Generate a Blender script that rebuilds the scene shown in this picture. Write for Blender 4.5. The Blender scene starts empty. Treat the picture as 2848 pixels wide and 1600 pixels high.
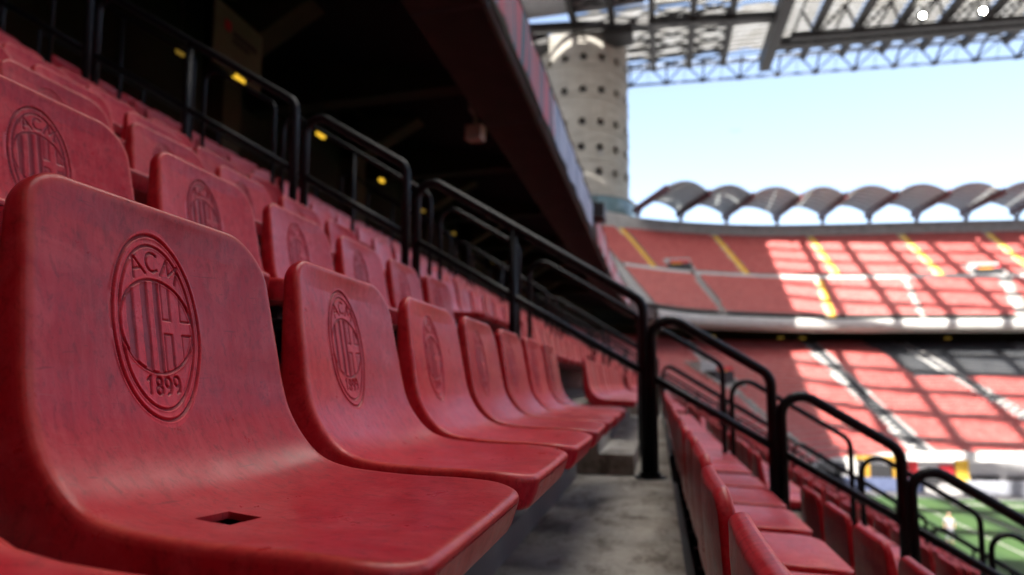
import bpy, math, random
import numpy as np
from mathutils import Vector
random.seed(7); rng = np.random.default_rng(7)
S = bpy.context.scene; COL = S.collection
R = math.radians

# ------------------------------------------------------------------ camera, sky, sun, exposure
cam_data = bpy.data.cameras.new('camera'); cam = bpy.data.objects.new('camera', cam_data); COL.objects.link(cam)
cam.location = (0, 0, 0); cam.rotation_euler = (R(90 + 4.858), 0, R(13.377))
cam_data.sensor_width = 36; cam_data.lens = 36 * 1700 / 2848; cam_data.shift_y = 122.4 / 2848
cam_data.clip_start = .02; cam_data.clip_end = 4000
cam_data.dof.use_dof = True; cam_data.dof.focus_distance = .82; cam_data.dof.aperture_fstop = 2.7
cam_data.dof.aperture_blades = 0
S.camera = cam
SUN_EL = 52.0
sun_dir = Vector((-.07, math.cos(R(SUN_EL)), -math.sin(R(SUN_EL)))).normalized()
w = bpy.data.worlds.new('World'); S.world = w; w.use_nodes = True
nt = w.node_tree; bg = nt.nodes['Background']
sky = nt.nodes.new('ShaderNodeTexSky'); sky.sky_type = 'NISHITA'; sky.sun_disc = False
sky.sun_elevation = R(SUN_EL); sky.sun_rotation = R(176); sky.air_density = 1.0; sky.dust_density = 2.2; sky.ozone_density = 2.0
hz = nt.nodes.new('ShaderNodeHueSaturation'); hz.inputs['Saturation'].default_value = .84
nt.links.new(sky.outputs[0], hz.inputs['Color']); nt.links.new(hz.outputs[0], bg.inputs[0]); bg.inputs[1].default_value = .107
sl = bpy.data.lights.new('sun', 'SUN'); sl.energy = 5.0; sl.angle = R(.5); sl.color = (1, .95, .87)
so = bpy.data.objects.new('sun', sl); COL.objects.link(so); so.rotation_euler = sun_dir.to_track_quat('-Z', 'Y').to_euler()
S.view_settings.view_transform = 'Standard'; S.view_settings.look = 'None'
S.view_settings.gamma = 1; S.view_settings.use_curve_mapping = False
S.view_settings.exposure = 2.1
S.cycles.use_denoising = True; S.cycles.max_bounces = 8; S.cycles.diffuse_bounces = 4
S.cycles.transmission_bounces = 6; S.cycles.caustics_reflective = False; S.cycles.caustics_refractive = False
S.cycles.sample_clamp_indirect = 8

# ------------------------------------------------------------------ helpers
def tag(o, label=None, cat=None, group=None, kind=None):
    if label: o['label'] = label
    if cat: o['category'] = cat
    if group: o['group'] = group
    if kind: o['kind'] = kind
    return o
def empty(name, loc=(0, 0, 0)):
    o = bpy.data.objects.new(name, None); COL.objects.link(o); o.location = loc; o.empty_display_size = .1
    return o
def link(name, me, parent=None, loc=None):
    o = bpy.data.objects.new(name, me); COL.objects.link(o)
    if parent: o.parent = parent
    if loc is not None: o.location = loc
    return o
def mesh(name, V, F, mat=None, smooth=False, attr=None):
    me = bpy.data.meshes.new(name)
    V = np.asarray(V, np.float32).reshape(-1, 3)
    if isinstance(F, np.ndarray):
        k = F.shape[1]; me.vertices.add(len(V)); me.vertices.foreach_set('co', V.ravel())
        me.loops.add(F.size); me.loops.foreach_set('vertex_index', F.astype(np.int32).ravel())
        me.polygons.add(len(F)); me.polygons.foreach_set('loop_start', np.arange(0, F.size, k, dtype=np.int32))
        me.polygons.foreach_set('loop_total', np.full(len(F), k, np.int32))
        me.update(calc_edges=True)
    else:
        me.from_pydata([tuple(map(float, v)) for v in V], [], F); me.update()
    if smooth: me.polygons.foreach_set('use_smooth', np.ones(len(me.polygons), bool))
    if attr:
        for k_, arr in attr.items():
            a = me.attributes.new(k_, 'FLOAT', 'POINT'); a.data.foreach_set('value', np.asarray(arr, np.float32))
    if mat: me.materials.append(mat)
    return me
class MB:
    def __init__(s): s.V = []; s.F = []
    def add(s, V, F):
        n = len(s.V); s.V += [tuple(v) for v in V]; s.F += [tuple(i + n for i in f) for f in F]; return s
    def box(s, x0, y0, z0, x1, y1, z1):
        V = [(x, y, z) for x in (x0, x1) for y in (y0, y1) for z in (z0, z1)]
        return s.add(V, [(0, 1, 3, 2), (4, 6, 7, 5), (0, 4, 5, 1), (2, 3, 7, 6), (0, 2, 6, 4), (1, 5, 7, 3)])
    def hexa(s, P):      # 8 points: bottom 4 then top 4, both counter-clockwise
        return s.add(P, [(3, 2, 1, 0), (4, 5, 6, 7), (0, 1, 5, 4), (1, 2, 6, 5), (2, 3, 7, 6), (3, 0, 4, 7)])
    def bar(s, a, b, wd, ht, up=(0, 0, 1)):
        a, b, u = Vector(a), Vector(b), Vector(up); d = (b - a).normalized()
        if abs(d.dot(u)) > .98: u = Vector((1, 0, 0))
        sx = d.cross(u).normalized() * wd / 2; sz = sx.cross(d).normalized() * ht / 2
        return s.hexa([a - sx - sz, a + sx - sz, b + sx - sz, b - sx - sz, a - sx + sz, a + sx + sz, b + sx + sz, b - sx + sz])
    def tube(s, pts, r, n=8, cap=True):
        pts = [Vector(p) for p in pts]; V = []; up = None
        for i, p in enumerate(pts):
            d = (pts[min(i + 1, len(pts) - 1)] - pts[max(i - 1, 0)]).normalized()
            if up is None: up = Vector((0, 1, 0)) if abs(d.y) < .9 else Vector((0, 0, 1))
            sx = d.cross(up).normalized(); sz = sx.cross(d).normalized()
            V += [p + sx * r * math.cos(t) + sz * r * math.sin(t) for t in (2 * math.pi * k / n for k in range(n))]
        F = [(i * n + k, i * n + (k + 1) % n, (i + 1) * n + (k + 1) % n, (i + 1) * n + k) for i in range(len(pts) - 1) for k in range(n)]
        if cap: F += [tuple(range(n - 1, -1, -1)), tuple((len(pts) - 1) * n + k for k in range(n))]
        return s.add(V, F)
    def cyl(s, c, r, z0, z1, n=12, r2=None):
        r2 = r if r2 is None else r2
        V = [(c[0] + rr * math.cos(2 * math.pi * k / n), c[1] + rr * math.sin(2 * math.pi * k / n), z) for z, rr in ((z0, r), (z1, r2)) for k in range(n)]
        return s.add(V, [(k, (k + 1) % n, n + (k + 1) % n, n + k) for k in range(n)] + [tuple(range(n - 1, -1, -1)), tuple(range(n, 2 * n))])
    def build(s, name, mat, parent=None, loc=None, smooth=False):
        if loc is True: loc, smooth = None, True
        return link(name, mesh(name, s.V, s.F, mat, smooth), parent, loc)
def arr_mesh(name, V, F, mat, parent=None, smooth=False): return link(name, mesh(name, V, F, mat, smooth), parent)
def loft(lines, closed=False):
    """lines: list of (n,3) arrays -> V, F quads"""
    n = len(lines[0]); V = np.concatenate(lines); F = []
    for j in range(len(lines) - 1):
        a = np.arange(n - 1) + j * n
        F.append(np.stack([a, a + 1, a + 1 + n, a + n], 1))
    return V, np.concatenate(F)
def catmull(P, m):
    P = np.asarray(P, float); n = len(P); Q = np.vstack([2 * P[0] - P[1], P, 2 * P[-1] - P[-2]]); out = []
    for i in range(n - 1):
        p0, p1, p2, p3 = Q[i:i + 4]
        for t in np.linspace(0, 1, m, endpoint=False):
            out.append(.5 * ((2 * p1) + (p2 - p0) * t + (2 * p0 - 5 * p1 + 4 * p2 - p3) * t ** 2 + (3 * p1 - p0 - 3 * p2 + p3) * t ** 3))
    out.append(P[-1]); return np.array(out)

# ------------------------------------------------------------------ materials
def mat_base(name, col, rough=.6, metal=0., spec=.5):
    m = bpy.data.materials.new(name); m.use_nodes = True
    b = m.node_tree.nodes['Principled BSDF']
    b.inputs['Base Color'].default_value = (*col, 1); b.inputs['Roughness'].default_value = rough
    b.inputs['Metallic'].default_value = metal; b.inputs['Specular IOR Level'].default_value = spec
    return m, m.node_tree, b
def N(nt, t, **kw):
    n = nt.nodes.new(t)
    for k, v in kw.items(): setattr(n, k, v)
    return n
def noise(nt, vec, scale, detail=4, rough=.55, dist=0.):
    n = N(nt, 'ShaderNodeTexNoise'); n.inputs['Scale'].default_value = scale; n.inputs['Detail'].default_value = detail
    n.inputs['Roughness'].default_value = rough; n.inputs['Distortion'].default_value = dist
    if vec is not None: nt.links.new(vec, n.inputs['Vector'])
    return n.outputs['Fac']
def ramp(nt, fac, stops):
    r = N(nt, 'ShaderNodeValToRGB'); e = r.color_ramp.elements
    while len(e) < len(stops): e.new(.5)
    for el, (p, c) in zip(e, stops): el.position = p; el.color = (*c, 1) if len(c) == 3 else c
    nt.links.new(fac, r.inputs[0]); return r.outputs[0]
def mix(nt, fac, a, b, mode='MIX'):
    n = N(nt, 'ShaderNodeMix', data_type='RGBA', blend_type=mode)
    for s_, v in ((n.inputs[0], fac), (n.inputs[6], a), (n.inputs[7], b)):
        if isinstance(v, (int, float)): s_.default_value = v
        elif isinstance(v, tuple): s_.default_value = (*v, 1)
        else: nt.links.new(v, s_)
    return n.outputs[2]
def vmath(nt, op, a, b):
    n = N(nt, 'ShaderNodeVectorMath', operation=op)
    for s_, v in ((n.inputs[0], a), (n.inputs[1], b)):
        if isinstance(v, tuple): s_.default_value = v
        else: nt.links.new(v, s_)
    return n.outputs[0]
def math_(nt, op, a, b=0., clamp=False):
    n = N(nt, 'ShaderNodeMath', operation=op, use_clamp=clamp)
    for s_, v in ((n.inputs[0], a), (n.inputs[1], b)):
        if isinstance(v, (int, float)): s_.default_value = v
        else: nt.links.new(v, s_)
    return n.outputs[0]
def bump(nt, b, h, strength=.2, dist=.002):
    n = N(nt, 'ShaderNodeBump'); n.inputs['Strength'].default_value = strength; n.inputs['Distance'].default_value = dist
    nt.links.new(h, n.inputs['Height']); nt.links.new(n.outputs[0], b.inputs['Normal'])

def seat_material(name, base=(.46, .0075, .019), pale=(.63, .082, .088), deep=(.25, .0022, .008), worn_highlight=(.66, .115, .065)):
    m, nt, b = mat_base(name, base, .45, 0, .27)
    tc = N(nt, 'ShaderNodeTexCoord').outputs['Object']; oi = N(nt, 'ShaderNodeObjectInfo')
    off = N(nt, 'ShaderNodeVectorMath', operation='SCALE'); off.inputs[0].default_value = (13.7, 7.3, 3.1)
    nt.links.new(oi.outputs['Random'], off.inputs['Scale'])
    p = vmath(nt, 'ADD', tc, off.outputs[0])
    big = noise(nt, p, 6, 6, .68, .5)
    streak = noise(nt, vmath(nt, 'MULTIPLY', p, (20, 75, 11)), 1, 8, .7, .4)
    c = ramp(nt, big, [(.22, deep), (.44, base), (.60, base), (.82, pale)])
    c = mix(nt, math_(nt, 'MULTIPLY', ramp(nt, streak, [(.40, (0, 0, 0)), (.68, (1, 1, 1))]), .34), c, pale)
    # sun-bleached, rubbed patches with ragged edges
    rub = noise(nt, vmath(nt, 'MULTIPLY', p, (13, 9, 13)), 1, 10, .74, 1.0)
    c = mix(nt, math_(nt, 'MULTIPLY', ramp(nt, rub, [(.48, (0, 0, 0)), (.64, (1, 1, 1))]), .38), c, (.64, .085, .085))
    # mottled grime, broad and fine
    gr = noise(nt, vmath(nt, 'MULTIPLY', p, (30, 56, 26)), 1, 10, .76, .3)
    c = mix(nt, math_(nt, 'MULTIPLY', ramp(nt, gr, [(.53, (0, 0, 0)), (.68, (1, 1, 1))]), .5), c, (.13, .004, .008))
    fg_ = noise(nt, vmath(nt, 'MULTIPLY', p, (70, 110, 60)), 1, 8, .7, .6)
    c = mix(nt, math_(nt, 'MULTIPLY', ramp(nt, fg_, [(.52, (0, 0, 0)), (.70, (1, 1, 1))]), .6), c, (.12, .003, .007))
    spk = noise(nt, p, 330, 2, .5)
    c = mix(nt, math_(nt, 'MULTIPLY', ramp(nt, spk, [(.70, (0, 0, 0)), (.76, (1, 1, 1))]), .6), c, (.05, .006, .006))
    # fine scratches
    for rot, sc in ((.5, 150), (-.9, 210), (2.1, 180)):
        mp = N(nt, 'ShaderNodeMapping'); mp.inputs['Rotation'].default_value = (rot, rot * .7, rot); mp.inputs['Scale'].default_value = (sc * 1.6, 5, sc)
        nt.links.new(p, mp.inputs['Vector'])
        s_ = noise(nt, mp.outputs[0], 1, 2, .5, .6)
        c = mix(nt, math_(nt, 'MULTIPLY', ramp(nt, s_, [(.70, (0, 0, 0)), (.76, (1, 1, 1))]), .45), c, (.09, .004, .008) if rot < 1 else (.40, .09, .08))
    at = N(nt, 'ShaderNodeAttribute', attribute_name='wear_highlight').outputs['Fac']
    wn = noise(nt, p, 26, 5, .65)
    c = mix(nt, math_(nt, 'MULTIPLY', at, ramp(nt, wn, [(.30, (0, 0, 0)), (.66, (.95, .95, .95))]), True), c, worn_highlight)
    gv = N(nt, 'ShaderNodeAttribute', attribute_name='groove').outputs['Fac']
    c = mix(nt, math_(nt, 'MULTIPLY', gv, .62), c, (.075, .005, .011))  # grooves darkened for dirt plus the shade in the recess
    val = N(nt, 'ShaderNodeHueSaturation'); nt.links.new(c, val.inputs['Color'])
    nt.links.new(math_(nt, 'ADD', math_(nt, 'MULTIPLY', oi.outputs['Random'], .30), .85), val.inputs['Value'])
    nt.links.new(val.outputs[0], b.inputs['Base Color'])
    rr = math_(nt, 'ADD', math_(nt, 'MULTIPLY', noise(nt, p, 18, 5, .7), .36), .15)
    nt.links.new(rr, b.inputs['Roughness'])
    hb = math_(nt, 'ADD', math_(nt, 'MULTIPLY', noise(nt, p, 420, 2, .6), .35), noise(nt, vmath(nt, 'MULTIPLY', p, (70, 70, 70)), 1, 6, .6))
    bump(nt, b, hb, .22, .0009)
    return m
M = {}
M['seat'] = seat_material('red_seat_plastic')
def simple(name, c1, c2, scale=3., rough=.7, metal=0., bmp=0., spec=.5, detail=6, coord='Object'):
    m, nt, b = mat_base(name, c1, rough, metal, spec)
    tc = N(nt, 'ShaderNodeTexCoord').outputs[coord]
    f = noise(nt, tc, scale, detail, .62, .3)
    nt.links.new(ramp(nt, f, [(.3, c1), (.7, c2)]), b.inputs['Base Color'])
    if bmp: bump(nt, b, noise(nt, tc, scale * 8, 5, .6), .5, bmp)
    return m
# concrete with stains
m, nt, b = mat_base('walkway_concrete', (.3, .29, .27), .85)
tc = N(nt, 'ShaderNodeTexCoord').outputs['Object']
c = ramp(nt, noise(nt, tc, 2.3, 10, .72, .1), [(.28, (.17, .152, .125)), (.5, (.35, .32, .275)), (.72, (.50, .465, .41))])
c = mix(nt, math_(nt, 'MULTIPLY', ramp(nt, noise(nt, vmath(nt, 'MULTIPLY', tc, (6, 2.6, 6)), 1, 10, .74, .25), [(.49, (0, 0, 0)), (.62, (1, 1, 1))]), .78), c, (.085, .066, .048))
c = mix(nt, math_(nt, 'MULTIPLY', ramp(nt, noise(nt, tc, 190, 3, .6), [(.55, (0, 0, 0)), (.75, (1, 1, 1))]), .35), c, (.075, .07, .065))
nt.links.new(c, b.inputs['Base Color']); bump(nt, b, noise(nt, tc, 60, 8, .7), .5, .004); M['walk'] = m
M['concrete'] = simple('pale_concrete', (.24, .23, .215), (.34, .33, .31), .8, .85)
M['white'] = simple('white_painted_concrete', (.33, .325, .31), (.44, .43, .415), 1.5, .7)
M['grey'] = simple('grey_concrete', (.20, .195, .19), (.30, .29, .28), .9, .85)
M['darkseat'] = simple('charcoal_seat_plastic', (.010, .012, .016), (.022, .025, .031), .6, .5)
M['black'] = simple('black_enamel', (.003, .003, .0038), (.007, .007, .008), 14, .42, 0, .0004, .2)
M['bracket'] = simple('bracket_steel', (.014, .014, .016), (.03, .028, .028), 20, .55)
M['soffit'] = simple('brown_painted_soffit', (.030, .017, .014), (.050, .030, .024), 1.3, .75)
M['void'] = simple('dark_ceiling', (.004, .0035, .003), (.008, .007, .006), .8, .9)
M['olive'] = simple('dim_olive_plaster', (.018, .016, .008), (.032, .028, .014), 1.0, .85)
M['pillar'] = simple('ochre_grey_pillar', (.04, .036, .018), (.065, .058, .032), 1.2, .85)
M['yellow'] = simple('yellow_step_paint', (.62, .36, .03), (.72, .46, .06), 1.5, .7)
M['frame_yellow'] = simple('yellow_frame_paint', (.30, .16, .012), (.36, .20, .02), 1.5, .6)
M['asphalt'] = simple('dark_aisle_paint', (.045, .047, .052), (.085, .088, .095), 1.5, .8)
M['steel'] = simple('dark_roof_steel', (.005, .0045, .0045), (.012, .010, .0095), .5, .6)
M['maroon'] = simple('maroon_canopy_steel', (.060, .012, .018), (.09, .022, .026), 1., .5)
M['truss'] = simple('sky_tinted_truss_steel', (.10, .15, .25), (.14, .20, .32), 1., .5)  # blue of the sky glow put into the steel colour
M['glass'] = simple('teal_glass', (.07, .13, .15), (.14, .21, .23), .5, .15)
M['tarp'] = simple('blue_tarpaulin', (.05, .065, .13), (.08, .10, .18), 2., .6)
M['led'] = simple('grey_led_board', (.22, .23, .27), (.30, .31, .35), 3., .5)
M['boardwhite'] = simple('white_board', (.36, .36, .37), (.42, .42, .42), 2., .5)
M['boardred'] = simple('red_board', (.50, .02, .03), (.58, .03, .04), 2., .5)
M['boardgreen'] = simple('green_board', (.015, .07, .05), (.02, .09, .065), 2., .5)
M['boardblack'] = simple('black_board', (.012, .012, .014), (.025, .025, .028), 2., .5)
M['skin'] = simple('skin', (.42, .24, .17), (.48, .29, .21), 8., .55)
M['shirt'] = simple('white_cotton', (.30, .30, .34), (.38, .38, .42), 9., .8)
M['trousers'] = simple('pale_trousers', (.17, .17, .2), (.22, .22, .26), 9., .8)
M['hair'] = simple('dark_hair', (.02, .015, .012), (.04, .03, .02), 20., .6)
M['box'] = simple('pale_metal_housing', (.40, .36, .31), (.50, .45, .40), 6., .5)
m, nt, b = mat_base('grass', (.07, .17, .03), .8)
tc = N(nt, 'ShaderNodeTexCoord').outputs['Object']
wv = N(nt, 'ShaderNodeTexWave', bands_direction='X'); wv.inputs['Scale'].default_value = .055; wv.inputs['Distortion'].default_value = .15
nt.links.new(tc, wv.inputs['Vector'])
c = ramp(nt, wv.outputs['Fac'], [(.45, (.020, .056, .009)), (.55, (.030, .074, .012))])
c = mix(nt, math_(nt, 'MULTIPLY', noise(nt, tc, 1.3, 8, .7), .6), c, (.013, .038, .007))
nt.links.new(c, b.inputs['Base Color']); M['grass'] = m
m, nt, b = mat_base('roof_panel', (.75, .74, .70), .5)
tb = N(nt, 'ShaderNodeBsdfTranslucent'); mx = N(nt, 'ShaderNodeMixShader'); mx.inputs[0].default_value = .62
tc = N(nt, 'ShaderNodeTexCoord').outputs['Object']
c = ramp(nt, noise(nt, tc, .35, 6, .65), [(.3, (.17, .16, .14)), (.7, (.31, .31, .30))])
nt.links.new(c, tb.inputs[0]); nt.links.new(c, b.inputs['Base Color'])
out = nt.nodes['Material Output']; nt.links.new(b.outputs[0], mx.inputs[1]); nt.links.new(tb.outputs[0], mx.inputs[2]); nt.links.new(mx.outputs[0], out.inputs[0])
M['panel'] = m
m, nt, b = mat_base('canopy_sheet', (.55, .56, .56), .5)
tb = N(nt, 'ShaderNodeBsdfTranslucent'); tb.inputs[0].default_value = (.60, .62, .62, 1); mx = N(nt, 'ShaderNodeMixShader'); mx.inputs[0].default_value = .6
out = nt.nodes['Material Output']; nt.links.new(b.outputs[0], mx.inputs[1]); nt.links.new(tb.outputs[0], mx.inputs[2]); nt.links.new(mx.outputs[0], out.inputs[0])
M['canopy'] = m
M['opaque'] = simple('grey_roof_sheet', (.20, .20, .205), (.27, .27, .275), .4, .6)
m, nt, b = mat_base('translucent_roof_sheet', (.4, .4, .39), .6)
tb = N(nt, 'ShaderNodeBsdfTranslucent'); mx = N(nt, 'ShaderNodeMixShader'); mx.inputs[0].default_value = .88
tc = N(nt, 'ShaderNodeTexCoord').outputs['Object']
nt.links.new(ramp(nt, noise(nt, tc, .3, 5, .6), [(.3, (.72, .695, .64)), (.7, (.84, .82, .78))]), tb.inputs[0])
out = nt.nodes['Material Output']; nt.links.new(b.outputs[0], mx.inputs[1]); nt.links.new(tb.outputs[0], mx.inputs[2]); nt.links.new(mx.outputs[0], out.inputs[0])
M['skylight'] = m
# tower concrete: horizontal lift marks
m, nt, b = mat_base('tower_concrete', (.4, .37, .33), .85)
tc = N(nt, 'ShaderNodeTexCoord').outputs['Object']
c = ramp(nt, noise(nt, vmath(nt, 'MULTIPLY', tc, (.25, .25, .9)), 1, 8, .65, .4), [(.3, (.22, .208, .185)), (.7, (.36, .342, .305))])
c = mix(nt, math_(nt, 'MULTIPLY', ramp(nt, noise(nt, vmath(nt, 'MULTIPLY', tc, (1.2, 1.2, .08)), 1, 6, .6), [(.5, (0, 0, 0)), (.7, (1, 1, 1))]), .4), c, (.2, .18, .155))
nt.links.new(c, b.inputs['Base Color']); M['tower'] = m
def emitter(name, col, s):
    m = bpy.data.materials.new(name); m.use_nodes = True; nt = m.node_tree; b = nt.nodes['Principled BSDF']
    b.inputs['Base Color'].default_value = (.02, .02, .02, 1); b.inputs['Emission Color'].default_value = (*col, 1); b.inputs['Emission Strength'].default_value = s
    return m
M['lamp'] = emitter('warm_lamp', (1, .58, .04), .26); M['dimlamp'] = emitter('dim_warm_lamp', (1, .6, .08), .04); M['flood'] = emitter('floodlight', (1, .97, .86), 40)
# banners
def banner_mat(name, cols, scale, soft=.08, smear=.4):
    m, nt, b = mat_base(name, cols[0], .6)
    tc = N(nt, 'ShaderNodeTexCoord').outputs['Object']
    v = vmath(nt, 'MULTIPLY', tc, (0, scale, .05 * scale))
    f = noise(nt, v, 1, 2, .5, smear)
    k = len(cols); st = []
    for i, c_ in enumerate(cols):
        a0 = .32 + .36 * i / k; a1 = .32 + .36 * (i + 1) / k
        st += [(a0 + soft * .36 / k, c_), (a1 - soft * .36 / k, c_)]
    nt.links.new(ramp(nt, f, st), b.inputs['Base Color']); return m
M['ban1'] = banner_mat('red_blue_striped_cloth', [(.42, .05, .07), (.07, .10, .14), (.45, .06, .09), (.05, .08, .12)], 1.5)
M['ban2'] = banner_mat('pale_blue_cloth', [(.26, .32, .46), (.44, .48, .58), (.2, .25, .38)], 2.0, .2)
M['ban3'] = banner_mat('white_red_cloth', [(.55, .55, .60), (.50, .08, .10), (.6, .58, .62)], .5, .2)

# ------------------------------------------------------------------ stand geometry numbers
RUN, RISE, FLOOR = .705, .41, -.60
def edge_x(k): return .075 - RUN * k          # pitch-side edge of tread k
def floor_z(k): return FLOOR + RISE * k
K_LO, K_HI = -15, 9
Y0, Y1 = -40., 44.
def row_at(x): return math.floor((.075 - x) / RUN + 1e-6)

# terrace: near rows as one stepped structure
tb_ = MB()
for k in range(K_LO, K_HI + 1):
    tb_.box(edge_x(k + 1) - .02 if k < K_HI else -11.2, Y0, floor_z(k) - .55, edge_x(k), Y1, floor_z(k))
ter = tb_.build('terrace', M['walk']); tag(ter, 'stained grey concrete terrace steps under the red seats', None, None, 'structure')
# ledge along each riser foot
lb = MB()
for k in range(-6, 7):
    for a, c_ in ((Y0, 3.95), (5.42, 11.5), (13.1, 19.2)):
        lb.box(edge_x(k + 1) - .01, a, floor_z(k) - .01, edge_x(k + 1) + .115, c_, floor_z(k) + .10)
lo = lb.build('ledge', M['grey'], ter)
rp = MB()  # added dark plates stand for the shade behind seats and cut bounce
for k in range(K_LO, K_HI):
    for a, c_ in ((Y0, 3.98), (5.40, 11.6), (13.05, 19.3), (20.9, 27.1), (28.5, 34.9), (36.3, Y1)):
        rp.box(edge_x(k + 1) + .002, a, floor_z(k) + .101, edge_x(k + 1) + .03, c_, floor_z(k + 1) - .012)
rp.build('riser_shade_plate', M['bracket'], ter)
# ground and pitch
g = MB(); g.add([(-1500, -1500, -9.62), (1500, -1500, -9.62), (1500, 1500, -9.62), (-1500, 1500, -9.62)], [(0, 1, 2, 3)])
tag(g.build('ground', M['grey']), 'plain ground beneath and beyond the stadium', kind='structure')
g = MB(); g.add([(10.5, -60, -9.5), (140, -60, -9.5), (140, 63, -9.5), (12, 58, -9.5)], [(0, 1, 2, 3)])
pit = g.build('pitch', M['grass']); tag(pit, 'mown green football pitch beyond the lower rows', kind='structure')
ln = MB()
ln.box(22.4, -60, -9.499, 22.52, 56, -9.494); ln.box(22.4, 56, -9.499, 110, 56.35, -9.494)
ln.box(19.6, -60, -9.499, 19.72, 58, -9.494)
ln.build('line_marking', M['concrete'], pit)
# ring polylines (plan of the bend and the end stand)
LIP = [(-3.02, 36), (-3.02, 44), (-2.85, 53), (-2.2, 62), (-1.0, 69), (2.2, 75), (7.2, 80), (15, 85), (22.6, 88.5), (33, 91), (47.5, 94), (62, 97), (80, 100.5), (100, 104.5)]
TOP = [(-24, 48), (-24, 60), (-21.5, 80), (-18.5, 92), (-14, 102), (-6.6, 107.4), (3, 113.5), (13, 118.2), (22.3, 121), (33, 122.8), (47, 124.6), (62, 126.8), (80, 130), (100, 134)]
FRONT = [(10.6, 36), (10.6, 44), (10.8, 50), (12, 55), (14, 59.5), (17, 63), (19.5, 65.5), (23, 67.7), (28, 69.6), (37, 71.6), (51, 74.2), (65, 77), (82, 80.5), (101, 84.5)]
BACK = [(-8, 36), (-8, 44), (-7.6, 54), (-6.6, 65), (-4.2, 74.5), (.2, 80.5), (6, 85.3), (14, 90.2), (22, 93.5), (32, 96), (46.5, 99), (61, 102), (79, 105.5), (99, 109.5)]
SUB = 5
lip, top, front, back = (catmull(p, SUB) for p in (LIP, TOP, FRONT, BACK))
nU = len(lip); UU = np.arange(nU) / SUB
def lerp_line(A, B, za, zb, t): return np.column_stack([A + (B - A) * t, np.full(len(A), za + (zb - za) * t)])
def stand(A, B, za, zb, n, i0, i1):
    """stepped terrace between plan lines A (front) and B (back)"""
    L = []
    for j in range(n):
        z = za + (zb - za) * (j + 1) / n
        p = lerp_line(A, B, za, zb, j / n)[i0:i1].copy(); q = lerp_line(A, B, za, zb, (j + 1) / n)[i0:i1].copy()
        p[:, 2] = z; q[:, 2] = z; L += [p, q]
    return loft(L)
def stand_seats(A, B, za, zb, n, i0, i1, skip, rows=None, pitch=.5):
    """L-shaped low seats facing the front line; skip(u, t) -> bool"""
    P0 = []; D = []; UV = []
    for j in (rows if rows is not None else range(n)):
        t = (j + .62) / n; pl = lerp_line(A, B, za, zb, t)[i0:i1]; z = za + (zb - za) * (j + 1) / n
        seg = np.linalg.norm(np.diff(pl[:, :2], axis=0), axis=1); s = np.concatenate([[0], np.cumsum(seg)])
        ss = np.arange(.25, s[-1], pitch)
        x = np.interp(ss, s, pl[:, 0]); y = np.interp(ss, s, pl[:, 1]); u = np.interp(ss, s, UU[i0:i1])
        a = np.interp(ss, s, A[i0:i1, 0]), np.interp(ss, s, A[i0:i1, 1]); b_ = np.interp(ss, s, B[i0:i1, 0]), np.interp(ss, s, B[i0:i1, 1])
        d = np.stack([b_[0] - a[0], b_[1] - a[1]], 1); d /= np.linalg.norm(d, axis=1)[:, None]
        keep = np.array([not skip(uu, t) for uu in u])
        P0.append(np.column_stack([x, y, np.full(len(x), z)])[keep]); D.append(d[keep]); UV.append(np.column_stack([u, np.full(len(u), t)])[keep])
    return np.concatenate(P0), np.concatenate(D), np.concatenate(UV)
def seats_mesh(P, D, wd=.42):
    n = len(P); T = np.stack([D[:, 1], -D[:, 0]], 1)
    def pt(a, d, z): return np.column_stack([P[:, 0] + T[:, 0] * a + D[:, 0] * d, P[:, 1] + T[:, 1] * a + D[:, 1] * d, P[:, 2] + z])
    h = wd / 2
    pr = [(-.20, .34), (-.20, .39), (.14, .40), (.19, .67), (.23, .67)]
    V = np.stack([pt(s_ * h, d, z) for d, z in pr for s_ in (-1, 1)], 1).reshape(-1, 3)
    f = np.array([[2 * i, 2 * i + 1, 2 * i + 3, 2 * i + 2] for i in range(4)])
    return V, (f[None] + (np.arange(n) * 10)[:, None, None]).reshape(-1, 4)

# ------------------------------------------------------------------ far end: lower tier, upper tier
N1, N2 = 30, 44
Z1A, Z1B, Z2A, Z2B = -7.5, 5.3, 8.5, 27.3
i0 = 5          # lofted part starts where the straight rows stop (y = 44)
def u_at(A, B, t, x):
    P = A + (B - A) * t; i = np.arange(4 * SUB, nU); return float(np.interp(x, P[i, 0], UU[i]))
def aisle_fn(A, B, lines):    # lines: (x_at_t0, x_at_t1) in plan
    out = []
    for (ta, xa, tb2, xb, half) in lines: out.append((ta, u_at(A, B, ta, xa), tb2, u_at(A, B, tb2, xb), half))
    return out
seg_len2 = np.interp
def width_u(A, B, t, u):
    P = A + (B - A) * t; i = min(int(u * SUB), nU - 2); return np.linalg.norm(P[i + 1] - P[i]) * SUB
TW = .37        # where the walkway wall crosses the upper tier
ais2 = aisle_fn(lip, top, [(TW, .04, 1, -6.3, .75), (TW, 13.7, 1, 10.2, .75), (TW, 27.4, 1, 27.8, .75), (TW, 42.6, 1, 43.6, .75), (TW, 56.3, 1, 58.2, .75), (TW, 71, 1, 73.5, .75)])
low2 = aisle_fn(lip, top, [(0, 8.2, TW, 5.6, .7), (0, 22.6, TW, 24.2, .7), (0, 47.2, TW, 51.3, .9), (0, 34.5, TW, 37, .4), (0, 64, TW, 68, .7)])
ais1 = aisle_fn(front, back, [(0, 25.6, 1, 20.7, 1.15), (0, 41.3, 1, 33.2, .9), (0, 58, 1, 48, .9), (0, 14.0, 1, 4.0, .7)])
vom2 = [(u_at(lip, top, .42, 3.3), .37, .50, 2.0), (u_at(lip, top, .42, 49.5), .37, .50, 2.2)]
vom1 = [(4.9, .50, .72, 1.8)]
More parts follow.
